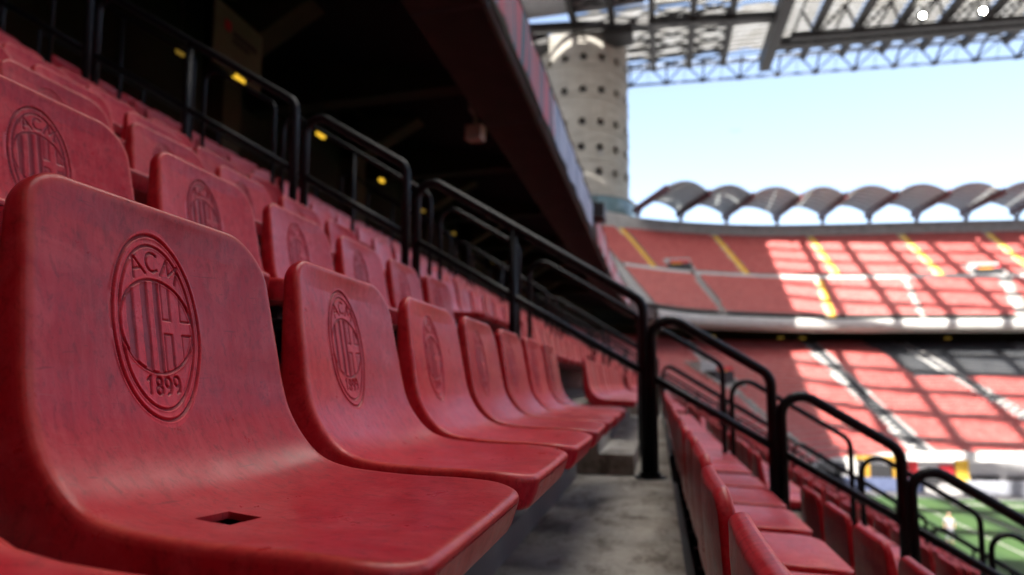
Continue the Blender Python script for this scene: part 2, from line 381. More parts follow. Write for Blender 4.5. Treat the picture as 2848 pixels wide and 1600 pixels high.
def in_aisle(ais, A, B):
    def f(u, t):
        for ta, ua, tb2, ub, half in ais:
            if ta - .001 <= t <= tb2 + .001:
                uc = ua + (ub - ua) * (t - ta) / (tb2 - ta)
                if abs(u - uc) * width_u(A, B, t, u) < half: return True
        return False
    return f
fa2, fl2, fa1 = in_aisle(ais2, lip, top), in_aisle(low2, lip, top), in_aisle(ais1, front, back)
def in_vom(vs, A, B):
    def f(u, t): return any(a <= t <= b_ and abs(u - uc) * width_u(A, B, t, u) < hw for uc, a, b_, hw in vs)
    return f
fv2, fv1 = in_vom(vom2, lip, top), in_vom(vom1, front, back)
gs = empty('grandstand', (22, 70, -9.5))
tag(gs, 'far two-tier concrete grandstand with red seats and white upper lip', 'grandstand')
inv = Vector((-22, -70, 9.5))
def gpart(name, V, F, mat, root=gs, smooth=False):
    V = np.asarray(V, float).reshape(-1, 3) - np.array(root.location); return arr_mesh(name, V, F, mat, root, smooth)
def gmb(mb, name, mat, root=gs): return gpart(name, mb.V, mb.F, mat, root)
def blend(u): return np.clip((4.5 - u) / 3.5, 0, 1) ** 1.3       # eases the end stand into the straight rows
V, F = stand(front, back, Z1A, Z1B, N1, i0, nU); ncol = nU - i0
tv = np.repeat(np.concatenate([[j / N1, (j + 1) / N1] for j in range(N1)]), ncol); V[:, 2] += blend(np.tile(UU[i0:], 2 * N1)) * (.30 - 1.45 * tv)
gpart('lower_terrace', V, F, M['concrete'])
V, F = stand(lip, top, Z2A, Z2B, N2, i0, nU); gpart('upper_terrace', V, F, M['concrete'])
def ring(line, prof, i0_, i1_):
    """sweep profile [(offset outward, z)] along plan line between lip and top directions"""
    d = np.gradient(line, axis=0); d /= np.linalg.norm(d, axis=1)[:, None]; nn = np.column_stack([-d[:, 1], d[:, 0]])
    return loft([np.column_stack([line + nn * o, np.full(len(line), z)])[i0_:i1_] for o, z in prof])
LI = 4 * SUB + 2
V, F = ring(lip, [(1.6, 6.9), (0, 7.2), (-.15, 7.3), (-.15, 8.45), (0, 8.55), (.35, 8.55), (.35, 8.3)], LI, nU); gpart('parapet', V, F, M['white'])
V, F = ring(lip, [(1.6, 6.9), (7.5, 7.4), (11, 8.6)], LI, nU); gpart('soffit', V, F, M['void'])
V, F = ring(back, [(0, Z1B), (0, Z1B + .35), (.2, Z1B + .35), (.2, Z1B), (2.4, Z1B)], i0, nU); V[:, 2] -= 1.15 * blend(np.tile(UU[i0:], 5)); gpart('rear_ledge', V, F, M['grey'])
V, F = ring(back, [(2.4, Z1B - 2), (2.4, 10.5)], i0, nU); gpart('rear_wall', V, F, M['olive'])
V, F = ring(front, [(0, Z1A + .8), (-.25, Z1A + .8), (-.25, -9.6)], i0, nU); gpart('front_wall', V, F, M['white'])
# walkway wall across the upper tier
mid = lip + (top - lip) * TW; zmid = Z2A + (Z2B - Z2A) * TW
V, F = ring(mid, [(0, zmid - .9), (-.0, zmid + 1.0), (.3, zmid + 1.0), (.3, zmid - .2)], LI, nU); gpart('walkway_wall', V, F, M['white'])
V, F = ring(top, [(-1.0, Z2B - .6), (-1.0, Z2B + 2.1), (.3, Z2B + 2.1), (.3, Z2B - 8)], 3 * SUB, nU); gpart('top_wall', V, F, M['grey'])
# seats
reds = []; darks = []
P, D, UV = stand_seats(lip, top, Z2A, Z2B, N2, LI, nU, lambda u, t: (fl2(u, t) if t < TW else fa2(u, t)) or fv2(u, t) or abs(t - TW - .01) < .025)
reds.append((P, D))
P, D, UV = stand_seats(front, back, Z1A, Z1B, N1, i0, nU, lambda u, t: fa1(u, t) or fv1(u, t))
P[:, 2] += blend(UV[:, 0]) * (.30 - 1.45 * UV[:, 1])
dk = np.zeros(len(P), bool)
for i in range(len(P)):
    u, t = UV[i]
    a = ais1[1]; ua = a[1] + (a[3] - a[1]) * t; a3 = ais1[2]; ub = a3[1] + (a3[3] - a3[1]) * t
    if t > .60 and u > ua - .42 and u < ub + .3: dk[i] = True
    if t > .60 and u > ua + .05: dk[i] = True
reds.append((P[~dk], D[~dk])); darks.append((P[dk], D[dk]))
m, nt, b = mat_base('faded_red_plastic', (.3, .03, .03), .5)
tn = N(nt, 'ShaderNodeAttribute', attribute_name='tone').outputs['Fac']
nt.links.new(ramp(nt, tn, [(0, (.21, .024, .022)), (.5, (.34, .056, .050)), (1, (.45, .11, .095))]), b.inputs['Base Color']); far_red = M['seat_far'] = m
V, F = seats_mesh(np.concatenate([a for a, _ in reds]), np.concatenate([b_ for _, b_ in reds]))
o = gpart('seat', V, F, far_red); o['kind'] = 'stuff'
ta = o.data.attributes.new('tone', 'FLOAT', 'POINT'); ta.data.foreach_set('value', np.repeat(rng.beta(9, 9, len(V) // 10), 10).astype(np.float32))
V, F = seats_mesh(np.concatenate([a for a, _ in darks]), np.concatenate([b_ for _, b_ in darks]))
o = gpart('charcoal_seat', V, F, M['darkseat']); o['kind'] = 'stuff'; o['label'] = 'block of charcoal seats among the red ones'
# aisles: strips of small steps
def aisle_strip(A, B, za, zb, n, spec, mat, name, side=None):
    ta, ua, tb2, ub, half = spec; m_ = MB()
    for j in range(int(ta * n), int(math.ceil(tb2 * n))):
        t = (j + .5) / n; uc = ua + (ub - ua) * min(max((t - ta) / (tb2 - ta), 0), 1)
        z = za + (zb - za) * (j + 1) / n
        P = A + (B - A) * (j / n); Q = A + (B - A) * ((j + 1) / n)
        def at(L, u): return np.array([np.interp(u, UU, L[:, 0]), np.interp(u, UU, L[:, 1])])
        p, q = at(P, uc), at(Q, uc); d = q - p; d /= np.linalg.norm(d); tt = np.array([d[1], -d[0]])
        h = half - .1
        c4 = [p - tt * h, p + tt * h, q + tt * h, q - tt * h]
        m_.hexa([(*c_, z - .2) for c_ in c4] + [(*c_, z + .02) for c_ in c4])
        p2 = (p + q) / 2; c4 = [p2 - tt * h, p2 + tt * h, q + tt * h, q - tt * h]
        m_.hexa([(*c_, z + .0) for c_ in c4] + [(*c_, z + .2) for c_ in c4])
        if side is not None:
            for sg in (-1, 1):
                c4 = [p + tt * sg * half - tt * .22, p + tt * sg * half + tt * .22, q + tt * sg * half + tt * .22, q + tt * sg * half - tt * .22]
                dzz = (zb - za) / n; side[sg].hexa([(*c_, z - .5) for c_ in c4] + [(*c4[0], z + .1), (*c4[1], z + .1), (*c4[2], z + .1 + dzz), (*c4[3], z + .1 + dzz)])
    return gmb(m_, name, mat)
for s_ in ais2: aisle_strip(lip, top, Z2A, Z2B, N2, s_, M['yellow'], 'aisle_steps')['label'] = 'yellow painted stair aisle'
for i, s_ in enumerate(low2): aisle_strip(lip, top, Z2A, Z2B, N2, s_, M['yellow'] if i == 1 else M['concrete'], 'aisle_steps')
for i, s_ in enumerate(ais1):
    sd = {-1: MB(), 1: MB()}; aisle_strip(front, back, Z1A, Z1B, N1, s_, M['asphalt'] if i < 3 else M['concrete'], 'aisle_steps', sd)
    for q in sd.values(): gmb(q, 'aisle_kerb', M['grey'])
# vomitories: dark opening, side walls, coloured board over it
def vomitory(A, B, za, zb, uc, t0, t1, hw, label):
    P = A + (B - A) * t0; Q = A + (B - A) * t1
    p = np.array([np.interp(uc, UU, P[:, 0]), np.interp(uc, UU, P[:, 1])]); q = np.array([np.interp(uc, UU, Q[:, 0]), np.interp(uc, UU, Q[:, 1])])
    d = (q - p); L_ = np.linalg.norm(d); d /= L_; tt = np.array([d[1], -d[0]])
    z0 = za + (zb - za) * t0; z1 = za + (zb - za) * t1 + .9
    root = empty('vomitory', (p[0], p[1], z0)); tag(root, label, 'stand entrance')
    def bx(a0, a1, d0, d1, za_, zb_):
        c4 = [p + tt * a0 + d * d0, p + tt * a1 + d * d0, p + tt * a1 + d * d1, p + tt * a0 + d * d1]
        return [(*c_, za_) for c_ in c4] + [(*c_, zb_) for c_ in c4]
    for sg in (-1, 1):
        m_ = MB(); c4 = [p + tt * (sg * hw - .18), p + tt * (sg * hw + .18), q + tt * (sg * hw + .18), q + tt * (sg * hw - .18)]
        m_.hexa([(*c_, z0 - .5) for c_ in c4] + [(*c4[0], z0 + .9), (*c4[1], z0 + .9), (*c4[2], z1), (*c4[3], z1)])
        gmb(m_, 'side_wall', M['grey'], root)
    gmb(MB().hexa(bx(-hw + .19, hw - .19, L_ * .25, L_ * .5, z0 - .5, z1 - 1.2)), 'dark_opening', M['boardblack'], root)  # solid black box stands for the shade inside the opening
    gmb(MB().hexa(bx(-hw + .1, hw - .1, L_ * .6, L_, z1 - 1.15, z1 - .1)), 'lintel_wall', M['white'], root)
    gmb(MB().hexa(bx(-hw + .6, hw - .6, L_ * .22, L_ * .26, z1 - 1.15, z1 - .7)), 'red_board', M['boardred'], root)
    gmb(MB().hexa(bx(-hw + .9, hw - 1.6, L_ * .20, L_ * .24, z1 - 1.3, z1 - 1.16)), 'yellow_board', M['yellow'], root)
vomitory(lip, top, Z2A, Z2B, *vom2[0][:3], 2.0, 'grey stand entrance with dark opening beside the tower end of the upper tier')
vomitory(lip, top, Z2A, Z2B, *vom2[1][:3], 2.2, 'sunlit white stand entrance with dark opening in the patchwork of sun')
vomitory(front, back, Z1A, Z1B, *vom1[0][:3], 1.8, 'grey stand entrance with red board in the lower tier')
# things glowing and standing under the far lip
ord_ = ['first', 'second', 'third', 'fourth', 'fifth', 'sixth', 'seventh', 'eighth', 'ninth', 'tenth']
for far_lamp, x_ in enumerate((8, 17.5, 20.5, 41)):
    i = int(np.argmin(abs(back[4 * SUB:, 0] - x_))) + 4 * SUB
    m_ = MB(); p = back[i]; m_.box(-.4, 0, 0, .4, .12, .18)
    o = m_.build('concourse_lamp', M['dimlamp'], None, (p[0], p[1] + 1.4, 6.35)); tag(o, f'dim yellow lamp under the far upper tier, {ord_[far_lamp]} from the tower', 'lamp', 'lamps under the far lip')
for x_ in ():
    i = int(np.argmin(abs(lip[4 * SUB:, 0] - x_))) + 4 * SUB; p = lip[i] + (top[i] - lip[i]) * .15
    m_ = MB(); m_.box(-.75, -.5, Z1B - 3, .75, .5, 7.3); o = m_.build('pillar', M['boardblack'], gs); o.location = Vector((p[0], p[1], 0)) - gs.location

# ------------------------------------------------------------------ barrel canopies on top of the far stand
posts = [(-3.0, 110.2), (4.6, 114.6), (13.0, 118.4), (22.3, 121.2), (30.5, 122.5), (38.7, 123.6), (46.9, 124.8), (55.4, 126.1), (64, 127.4), (72.6, 129)]
nrm = []
for i in range(len(posts)):
    a = Vector(posts[max(i - 1, 0)]); b_ = Vector(posts[min(i + 1, len(posts) - 1)]); t = (b_ - a).normalized(); nrm.append(Vector((t.y, -t.x)))
PZ, PF = 31.6, 32.0
ord_ = ['first', 'second', 'third', 'fourth', 'fifth', 'sixth', 'seventh', 'eighth', 'ninth', 'tenth', 'eleventh', 'twelfth', 'thirteenth', 'fourteenth', 'fifteenth', 'sixteenth', 'seventeenth', 'eighteenth', 'nineteenth', 'twentieth']
for i in range(len(posts) - 1):
    root = empty('barrel_canopy', (*posts[i], 28)); tag(root, f'grey ribbed barrel canopy on the far stand, {ord_[i]} counting from the tower', 'canopy', 'barrel canopies along the far stand')
    a, b_ = Vector(posts[i]), Vector(posts[i + 1]); na, nb = nrm[i], nrm[i + 1]
    n_ax, n_ar = 15, 14; L = []
    for j in range(n_ax):
        s = j / (n_ax - 1); p = a + na * (11 * s - 1); q = b_ + nb * (11 * s - 1); z = PZ + (PF - PZ) * s; ln_ = []
        for k in range(n_ar + 1):
            t = k / n_ar; th = math.pi * (.14 + .72 * t); h = (math.sin(th) - math.sin(math.pi * .14)) / (1 - math.sin(math.pi * .14)) * 1.6
            pp = p + (q - p) * t; ln_.append((pp.x, pp.y, z + .12 + h + (.14 if j % 2 else -.06)))
        L.append(np.array(ln_))
    V, F = loft(L); n = len(V)
    V2 = V.copy(); V2[:, 2] += .08
    gpart('ribbed_sheet', np.concatenate([V, V2]), np.concatenate([F[:, ::-1], F + n]), M['canopy'], root)
    rb_ = MB()
    for j in range(1, n_ax - 1, 2): rb_.tube([(x, y, z - .12) for x, y, z in L[j]], .07, 4)
    gmb(rb_, 'rib', M['steel'], root)
    for (pt, nn_) in ([(a, na)] if i < len(posts) - 2 else [(a, na), (b_, nb)]):
        m_ = MB().bar((pt.x - nn_.x * 1.2, pt.y - nn_.y * 1.2, PZ - .3), (pt.x + nn_.x * 10.2, pt.y + nn_.y * 10.2, PF), .55, 1.15); gmb(m_, 'beam', M['maroon'], root)
        m_ = MB().bar((pt.x, pt.y, 27.2), (pt.x, pt.y, PZ - .2), .42, .42, (0, 1, 0)).bar((pt.x, pt.y, 29.4), (pt.x + nn_.x * 2.2, pt.y + nn_.y * 2.2, PZ), .25, .3); gmb(m_, 'post', M['maroon'], root)

# ------------------------------------------------------------------ concrete tower
TX, TY, TR = -13.6, 117., 8.9
tw = empty('tower', (TX, TY, -9.5)); tag(tw, 'round beige concrete tower with rows of porthole windows', 'tower')
nA = 96; rows_z = [38.5, 43.0, 47.8, 53.9, 60.2]; holes = []
for ri, z in enumerate(rows_z):
    for k in range(16):
        holes.append((2 * math.pi * (k + .18 + .06 * ri) / 16, z))
hr = .95
zs = np.arange(18, 66.01, .42); th = np.linspace(0, 2 * math.pi, nA * 2 + 1)[:-1]
V = []; idx = {}
TH, ZZ = np.meshgrid(th, zs)
Vt = np.column_stack([(TR * np.cos(TH)).ravel(), (TR * np.sin(TH)).ravel(), ZZ.ravel() + 9.5])
nt_ = len(th); F = []
cz = (zs[:-1] + zs[1:]) / 2; ct = th + (th[1] - th[0]) / 2
hole_mask = np.zeros((len(cz), nt_), bool)
for ha, hz in holes:
    dth = (ct - ha + math.pi) % (2 * math.pi) - math.pi
    hole_mask |= (dth[None, :] * TR) ** 2 + (cz[:, None] - hz) ** 2 < (hr * .93) ** 2
for i in range(len(cz)):
    for j in range(nt_):
        if not hole_mask[i, j]: F.append((i * nt_ + j, i * nt_ + (j + 1) % nt_, (i + 1) * nt_ + (j + 1) % nt_, (i + 1) * nt_ + j))
arr_mesh('shaft', Vt, np.array(F), M['tower'], tw, True)
for ri, (ha, hz) in enumerate(holes):
    if math.sin(ha) > .35: continue
    c_, s_ = math.cos(ha), math.sin(ha); m_ = MB(); nseg = 14
    VV = []
    for rr, dep in ((hr * 1.12, .06), (hr * .8, .06), (hr * .8, -1.0)):
        for q in range(nseg):
            a = 2 * math.pi * q / nseg; u = rr * math.cos(a); zz = rr * math.sin(a); r_ = TR + dep
            VV.append((r_ * c_ - u * s_, r_ * s_ + u * c_, hz + 9.5 + zz))
    FF = [(l * nseg + q, l * nseg + (q + 1) % nseg, (l + 1) * nseg + (q + 1) % nseg, (l + 1) * nseg + q) for l in range(2) for q in range(nseg)]
    m_.add(VV, FF); wf = m_.build('window', M['tower'], tw)
    m_ = MB(); m_.add([VV[2 * nseg + q] for q in range(nseg)], [tuple(range(nseg))]); m_.build('pane', M['boardblack'], wf)
# spiral ramp bands, glazed collar, cap
m_ = MB()
for turn in range(5):
    pts = []
    for q in range(33):
        a = -math.pi * 1.05 + q / 32 * math.pi * 1.1; pts.append(((TR + .03) * math.cos(a), (TR + .03) * math.sin(a), 9.5 + 36 + turn * 6.0 - q / 32 * 2.4))
    m_.tube(pts, .16, 6)
m_.build('ramp_band', M['tower'], tw, True)
m_ = MB().cyl((0, 0), TR + 1.3, 30.6 + 9.5, 33.6 + 9.5, 48); m_.build('glazed_collar', M['glass'], tw)
m_ = MB().cyl((0, 0), TR + 1.6, 26 + 9.5, 30.6 + 9.5, 48); m_.build('collar_wall', M['white'], tw)
m_ = MB().cyl((0, 0), TR + 1.45, 33.6 + 9.5, 33.95 + 9.5, 48); m_.build('collar_slab', M['concrete'], tw)
m_ = MB()
for dx_, dy_ in ((1, -1), (-1, -1)): MB().box(dx_ * 7.8 - 2.6, dy_ * 7.6 - 2.2, 72.4, dx_ * 7.8 + 2.6, dy_ * 7.6 + 2.2, 75.4).build('bearing_block', M['steel'], tw)

# ------------------------------------------------------------------ stadium roof (high steel grid with translucent vaulted sheets)
RZ = 66.
rf = empty('stadium_roof', (20, 100, RZ)); tag(rf, 'high dark steel roof grid with pale translucent ribbed sheets above the stadium', 'roof')
def edge_y(x): return 125.6 + .078 * (x + 4.4)           # outer edge, top chord
def band_y(x): return 120 + .085 * (x - 24)
def cross_y(x): return 105.2 + .145 * (x + 16)
def rmb(m_, name, mat): return gmb(m_, name, mat, rf)
bx_ = [-13.4, -6.6, .4, 7.5, 14.2]
for x in bx_ + [29.5 + 7.3 * k for k in range(9)]:
    ya = 92 if x < 25 else 98
    rmb(MB().bar((x - (.25 if x < 25 else -.6), ya, RZ - .6), (x, edge_y(x) - .3, RZ - .6), 1.05 if x < 25 else .95, 1.5), 'beam', M['steel'])
rmb(MB().bar((22.4, 86, RZ - 1.6), (22.2, edge_y(22) - .4, RZ - 1.6), 1.9, 3.2), 'main_girder', M['steel'])
rmb(MB().bar((-30, cross_y(-30), RZ - 1.4), (21.2, cross_y(21.2), RZ - 1.4), 1.0, 1.3).bar((-30, cross_y(-30) + 2.2, RZ - 1.0), (21.2, cross_y(21.2) + 2.2, RZ - 1.0), .5, .6), 'cross_beam', M['steel'])
rmb(MB().bar((23.5, band_y(23.5), RZ - 1.6), (96, band_y(96), RZ - 1.6), 1.7, 1.6), 'chord', M['steel'])
rmb(MB().bar((25, band_y(25) - 3.4, RZ - 2.4), (96, band_y(96) - 3.4, RZ - 2.4), 1.1, 1.0), 'chord', M['steel'])
rmb(MB().bar((23.5, 104.5, RZ - 1.0), (96, 111, RZ - 1.0), .8, .9), 'chord', M['steel'])
# bracing between the beams
br = MB()
for a, b_ in zip(bx_[:-1], bx_[1:]):
    for y in (98, 104.5, 108, 111.5, 115, 118.5, 122):
        br.bar((a, y, RZ - 1.0), (b_, y + 3.5, RZ - 1.0), .26, .26).bar((b_, y, RZ - 1.0), (a, y + 3.5, RZ - 1.0), .26, .26).bar((a, y, RZ - .3), (b_, y, RZ - .3), .3, .3)
xs = [29.5 + 7.3 * k for k in range(9)]
for x in xs:
    for dxx in (-3.6, 3.6):
        br.bar((x, band_y(x), RZ - 1.6), (x + dxx, band_y(x) - 3.4, RZ - 2.4), .34, .34).bar((x, band_y(x), RZ - 1.6), (x + dxx, band_y(x) + 5.5, RZ - .4), .34, .34)
        br.bar((x, band_y(x) - 3.4, RZ - 2.4), (x + dxx, band_y(x) - 9, RZ - .4), .34, .34)
for k in range(20):
    y = 98 + 1.55 * k
    br.bar((-14, y, RZ + .3), (22.3, y + 1.8, RZ + .3), .16, .2)
    if y > 100: br.bar((23, y, RZ + .3), (90, y + 4.6, RZ + .3), .16, .2)
for k in range(9):
    x = 26 + 7.3 * k; br.bar((x, 98, RZ - .5), (x, edge_y(x) - 2, RZ - .5), .3, .4)
rmb(br, 'bracing', M['steel'])
# edge truss
et = MB(); xt = [-4.4 - 7.3 + 7.35 * k for k in range(15)]
def tb(x): return (x, edge_y(x) + 2.0, RZ - 2.9)
def tt_(x): return (x, edge_y(x), RZ)
et.bar(tb(xt[0]), tb(xt[-1]), .42, .42).bar(tt_(xt[0]), tt_(xt[-1]), .5, .6)
for a, b_ in zip(xt[:-1], xt[1:]):
    m2 = (a + b_) / 2
    et.bar(tt_(m2), tb(a), .24, .24).bar(tt_(m2), tb(b_), .24, .24).bar(tb(m2), tt_(m2), .1, .1)
rmb(et, 'edge_truss', M['truss'])
nd = MB()
for a in xt:
    p = tb(a); nd.box(p[0] - .55, p[1] - .4, p[2] - .25, p[0] + .55, p[1] + .4, p[2] + .3)
    m2 = a + 3.67; p = tt_(m2); nd.box(p[0] - .4, p[1] - .5, p[2] - .35, p[0] + .4, p[1] + .3, p[2] + .35)
    nd.bar(tb(a), (a, edge_y(a) - 2.6, RZ - .7), .34, .34)
rmb(nd, 'truss_node', M['steel'])
# sheets: barrel bays between beams, corrugated across
def bay(xa, xb, ya, yb, nm='roof_sheet', mat=None, lift=1.0, step=.9):
    n = max(4, int((yb - ya) / step)); L = []
    for j in range(n + 1):
        y = ya + (yb - ya) * j / n
        L.append(np.array([(xa + (xb - xa) * k / 8, y, RZ + .45 + lift * math.sin(math.pi * k / 8) + (.12 if j % 2 else 0)) for k in range(9)]))
    V, F = loft(L); gpart(nm, V, F, mat or M['panel'], rf)
for a, b_ in zip(bx_ + [22.3], (bx_ + [22.3])[1:] + [None]):
    if b_ is None: break
    xm = (a + b_) / 2
    bay(a + .3, b_ - .3, cross_y(xm) + .3, edge_y(xm) - 1.4)
    if a > -1: bay(a + .3, b_ - .3, 86, cross_y(xm) - 1.2)
xs2 = [23.6] + xs
for a, b_ in zip(xs2[:-1], xs2[1:]): bay(a + .3, b_ - .3, 86, edge_y((a + b_) / 2) - 1.8)
# roof over the near side and behind the camera
bay(-45, -6, -85, 86, 'roof_sheet', M['opaque'], 0, 12); bay(-6, 22.3, -8, 86, 'roof_sheet', M['skylight'], 0, 12); bay(-6, 22.3, -85, -8, 'roof_sheet', M['opaque'], 0, 12); bay(-45, -1, 86.1, 104.5, 'roof_sheet', M['opaque'], 0, 5)  # mostly out of view; translucent bay added to brighten the seats, opaque bays shade
# open lattice of beams beyond the main girder, throwing the chequered shade
lat = MB()
for k in range(13): lat.bar((22.3 + 7 * k, -14, RZ), (22.3 + 7 * k, 86, RZ), 1.25, .9)
for j in range(15): lat.bar((22.3, 86 - 7.1 * j - .0, RZ - .02), (108, 86 + 4 - 7.1 * j, RZ - .02), 1.2, .85)
rmb(lat, 'lattice_beam', M['steel'])['kind'] = 'stuff'
# the rest of the bowl: opposite side and the end behind the camera, with their roof
bw = empty('grandstand', (110, 20, -9.5)); tag(bw, 'long red-seated stand across the pitch outside the view', 'grandstand')
gpart('raked_seating', [(92, -75, -8), (92, 110, -8), (128, 110, 34), (128, -75, 34), (128.1, 110, -9.5), (128.1, -75, -9.5)], np.array([[0, 3, 2, 1], [3, 5, 4, 2]]), far_red, bw)
gpart('raked_seating', [(-70, -41, -8), (92, -41, -8), (100, -85, 66), (-70, -85, 66), (100, -85.1, -9.5), (-70, -85.1, -9.5)], np.array([[0, 1, 2, 3], [3, 2, 4, 5]]), far_red, bw)  # both unseen stands added to cut sky light; this one raised to the roof
bay(92, 135, -75, 100, 'roof_sheet', M['opaque'], 0, 12); bay(22.5, 110, -85, -20, 'roof_sheet', M['opaque'], 0, 12)
# floodlights under the roof
for (x, y, rr) in ((45.8, 114.6, 1.0), (55.3, 115.5, 1.15)):
    t = empty('floodlight', (x, y, RZ - 2.6)); tag(t, 'lit round floodlight hanging under the far roof, ' + ('larger and nearer the picture edge' if rr > 1.1 else 'smaller one beside the chord'), 'floodlight', 'floodlights under the roof')
    V = [(rr * .4 * math.cos(a), -.2, rr * .4 * math.sin(a)) for a in np.linspace(0, 2 * math.pi, 15)[:-1]]
    m_ = MB(); m_.add(V, [tuple(range(14))]); m_.build('lens', M['flood'], t)
    m_ = MB(); m_.tube([(0, -.19, 0), (0, .6, 0)], rr * .62, 14); m_.build('housing', M['steel'], t); m_ = MB(); m_.bar((0, .2, .5), (0, .2, 2.4), .12, .12); m_.build('hanger', M['steel'], t)

# ------------------------------------------------------------------ near upper tier hanging over the rows
up = empty('overhanging_tier', (-3, 0, 7)); tag(up, 'overhanging upper tier with brown soffit edge above the near seats', 'grandstand')
nearline = np.vstack([[(-3.02, Y0)], [(-3.02, y) for y in np.linspace(-34, 34, 35)], lip[0:LI + 1]])
def nring(prof): return ring(nearline, prof, 0, len(nearline))
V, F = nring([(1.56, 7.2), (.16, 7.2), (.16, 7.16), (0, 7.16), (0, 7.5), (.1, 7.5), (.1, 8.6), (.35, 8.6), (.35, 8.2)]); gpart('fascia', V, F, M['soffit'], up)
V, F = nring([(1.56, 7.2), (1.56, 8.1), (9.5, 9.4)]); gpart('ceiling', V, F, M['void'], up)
V, F = nring([(.35, 8.4), (24, 26), (24, 40), (26, 40), (26, -9.5)]); gpart('raked_deck', V, F, M['grey'], up)
for y in (4.2, 10.6, 15.9, 22.4, 29, 35.6, 42):           # joint strips between soffit panels
    gmb(MB().box(-4.57, y, 7.188, -3.17, y + .09, 7.215).box(-3.19, y, 7.148, -2.995, y + .09, 7.5), 'joint_strip', M['boardblack'], up)
for k in range(9):                                        # cantilever ribs
    y = 2.2 + 6.2 * k; gmb(MB().hexa([(-12, y, 7.7), (-4.6, y, 7.75), (-4.6, y + .5, 7.75), (-12, y + .5, 7.7), (-12, y, 9.6), (-4.6, y, 8.1), (-4.6, y + .5, 8.1), (-12, y + .5, 9.6)]), 'cantilever_rib', M['olive'], up)
# handrail along the top of the fascia
hr_ = MB()
for z in (9.0, 9.4): hr_.tube([(p[0] - .1, p[1], z) for p in nearline[1:]], .035, 5)
for y in np.arange(-4, 62, 1.6): 
    x = np.interp(y, nearline[:, 1], nearline[:, 0]); hr_.tube([(x - .1, y, 8.5), (x - .1, y, 9.4)], .028, 5)
gmb(hr_, 'top_rail', M['black'], up)
# banners on the fascia
def banner(y0, y1, z0, z1, mat, label):
    ys = np.linspace(y0, y1, max(6, int((y1 - y0) / .7))); X = np.interp(ys, nearline[:, 1], nearline[:, 0]) + .10
    rows = []
    for s in np.linspace(0, 1, 5):
        rows.append(np.column_stack([X + .03 * np.sin(ys * 2.3 + s * 2) + .02 * np.sin(ys * 5.1) + .02, ys - y0, np.full(len(ys), z0 + (z1 - z0) * s) + .02 * np.sin(ys * 1.1)]))
    V, F = loft(rows); V2 = V.copy(); V2[:, 0] -= .012; n = len(V)
    o = arr_mesh('banner', np.concatenate([V, V2]), np.concatenate([F, F[:, ::-1] + n]), mat, None, True); o.location = (0, y0, 0)
    tag(o, label, 'banner', 'banners along the upper tier edge')
banner(6, 17.6, 7.36, 8.62, M['ban1'], 'red and dark blue striped cloth banner on the upper tier edge')
banner(17.75, 29.4, 7.36, 8.62, M['ban2'], 'pale blue and white cloth banner on the upper tier edge')
banner(31.2, 58, 7.36, 8.62, M['ban3'], 'white and red cloth banner on the far end of the tier edge')
m_ = MB().box(-.25, -.7, -.35, .35, .7, .35).bar((-.1, 0, .3), (-.1, 0, .9), .1, .1); o = m_.build('loudspeaker', M['boardblack'], None, (-2.75, 30.2, 8.5)); tag(o, 'black loudspeaker clamped between banners on the upper tier edge', 'loudspeaker')
# concourse behind the last row: wall, pillars, sign, lamps
ww = empty('concourse_wall', (-11, 16, 3)); tag(ww, 'dim olive wall behind the last row of seats', 'wall')
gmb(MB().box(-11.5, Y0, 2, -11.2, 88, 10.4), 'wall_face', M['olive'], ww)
for y in np.arange(13.5, 64, 6.2): gmb(MB().box(-11.19, y, 3.1, -11.1, y + 2.2, 5.3), 'doorway', M['boardblack'], ww)
for k in range(8):
    y = 5.4 + 6.2 * k; m_ = MB().box(-.3, -.3, 0, .3, .3, 5.9).hexa([(-.3, -.3, 4.2), (.3, -.3, 4.2), (.3, .3, 4.2), (-.3, .3, 4.2), (-.3, -.3, 5.6), (2.4, -.3, 5.3), (2.4, .3, 5.3), (-.3, .3, 5.6)])
    o = m_.build('pillar', M['pillar'], None, (-9.6, y, floor_z(K_HI))); tag(o, f'dim ochre grey concrete pillar behind the seats, {ord_[k]} along the concourse', 'pillar', 'pillars in the dark concourse')
sg = empty('hanging_sign', (-8.5, 10.7, 6.7)); tag(sg, 'pale hanging sign panel with a small red mark in the dark stand', 'sign')
gmb(MB().box(-8.53, 9.95, 6.4, -8.47, 11.45, 7.75), 'panel', simple('sign_panel', (.12, .115, .08), (.15, .145, .10), 2.), sg)
gmb(MB().box(-8.469, 10.25, 7.25, -8.46, 10.42, 7.45), 'red_mark', M['boardred'], sg)
gmb(MB().box(-8.469, 10.5, 7.22, -8.46, 11.25, 7.32).box(-8.469, 10.5, 7.08, -8.46, 11.0, 7.16), 'lettering', M['boardblack'], sg)
for k, (y, z, s) in enumerate(((9.16, 6.14, .5), (10.75, 6.42, 1), (14.0, 6.52, 1), (17.65, 6.5, .8), (21.2, 6.5, .8), (24.8, 6.5, .8), (31.3, 6.5, 1.0))):
    t = empty('ceiling_lamp', (-8.5, y, z)); tag(t, f'glowing yellow lamp in the dark stand, {ord_[k]} one along the concourse', 'lamp', 'yellow lamps in the dark concourse')
    MB().box(-.05, -.15 * s, -.05, .05, .15 * s, .03).build('tube', M['lamp'] if k in (1, 2, 3) else M['dimlamp'], t)
    MB().box(-.1, -.18 * s, .031, .1, .18 * s, .09).bar((0, 0, .09), (0, 0, 1.2), .02, .02).build('housing', M['bracket'], t)
sp = empty('spotlight', (-4.75, 15.6, 7.1)); tag(sp, 'small pale spotlight on a bracket under the brown soffit', 'spotlight')
MB().hexa([(-.22, -.25, -.5), (.22, -.25, -.5), (.22, .25, -.42), (-.22, .25, -.42), (-.2, -.25, -.1), (.24, -.25, -.1), (.24, .25, -.02), (-.2, .25, -.02)]).build('housing', M['box'], sp)
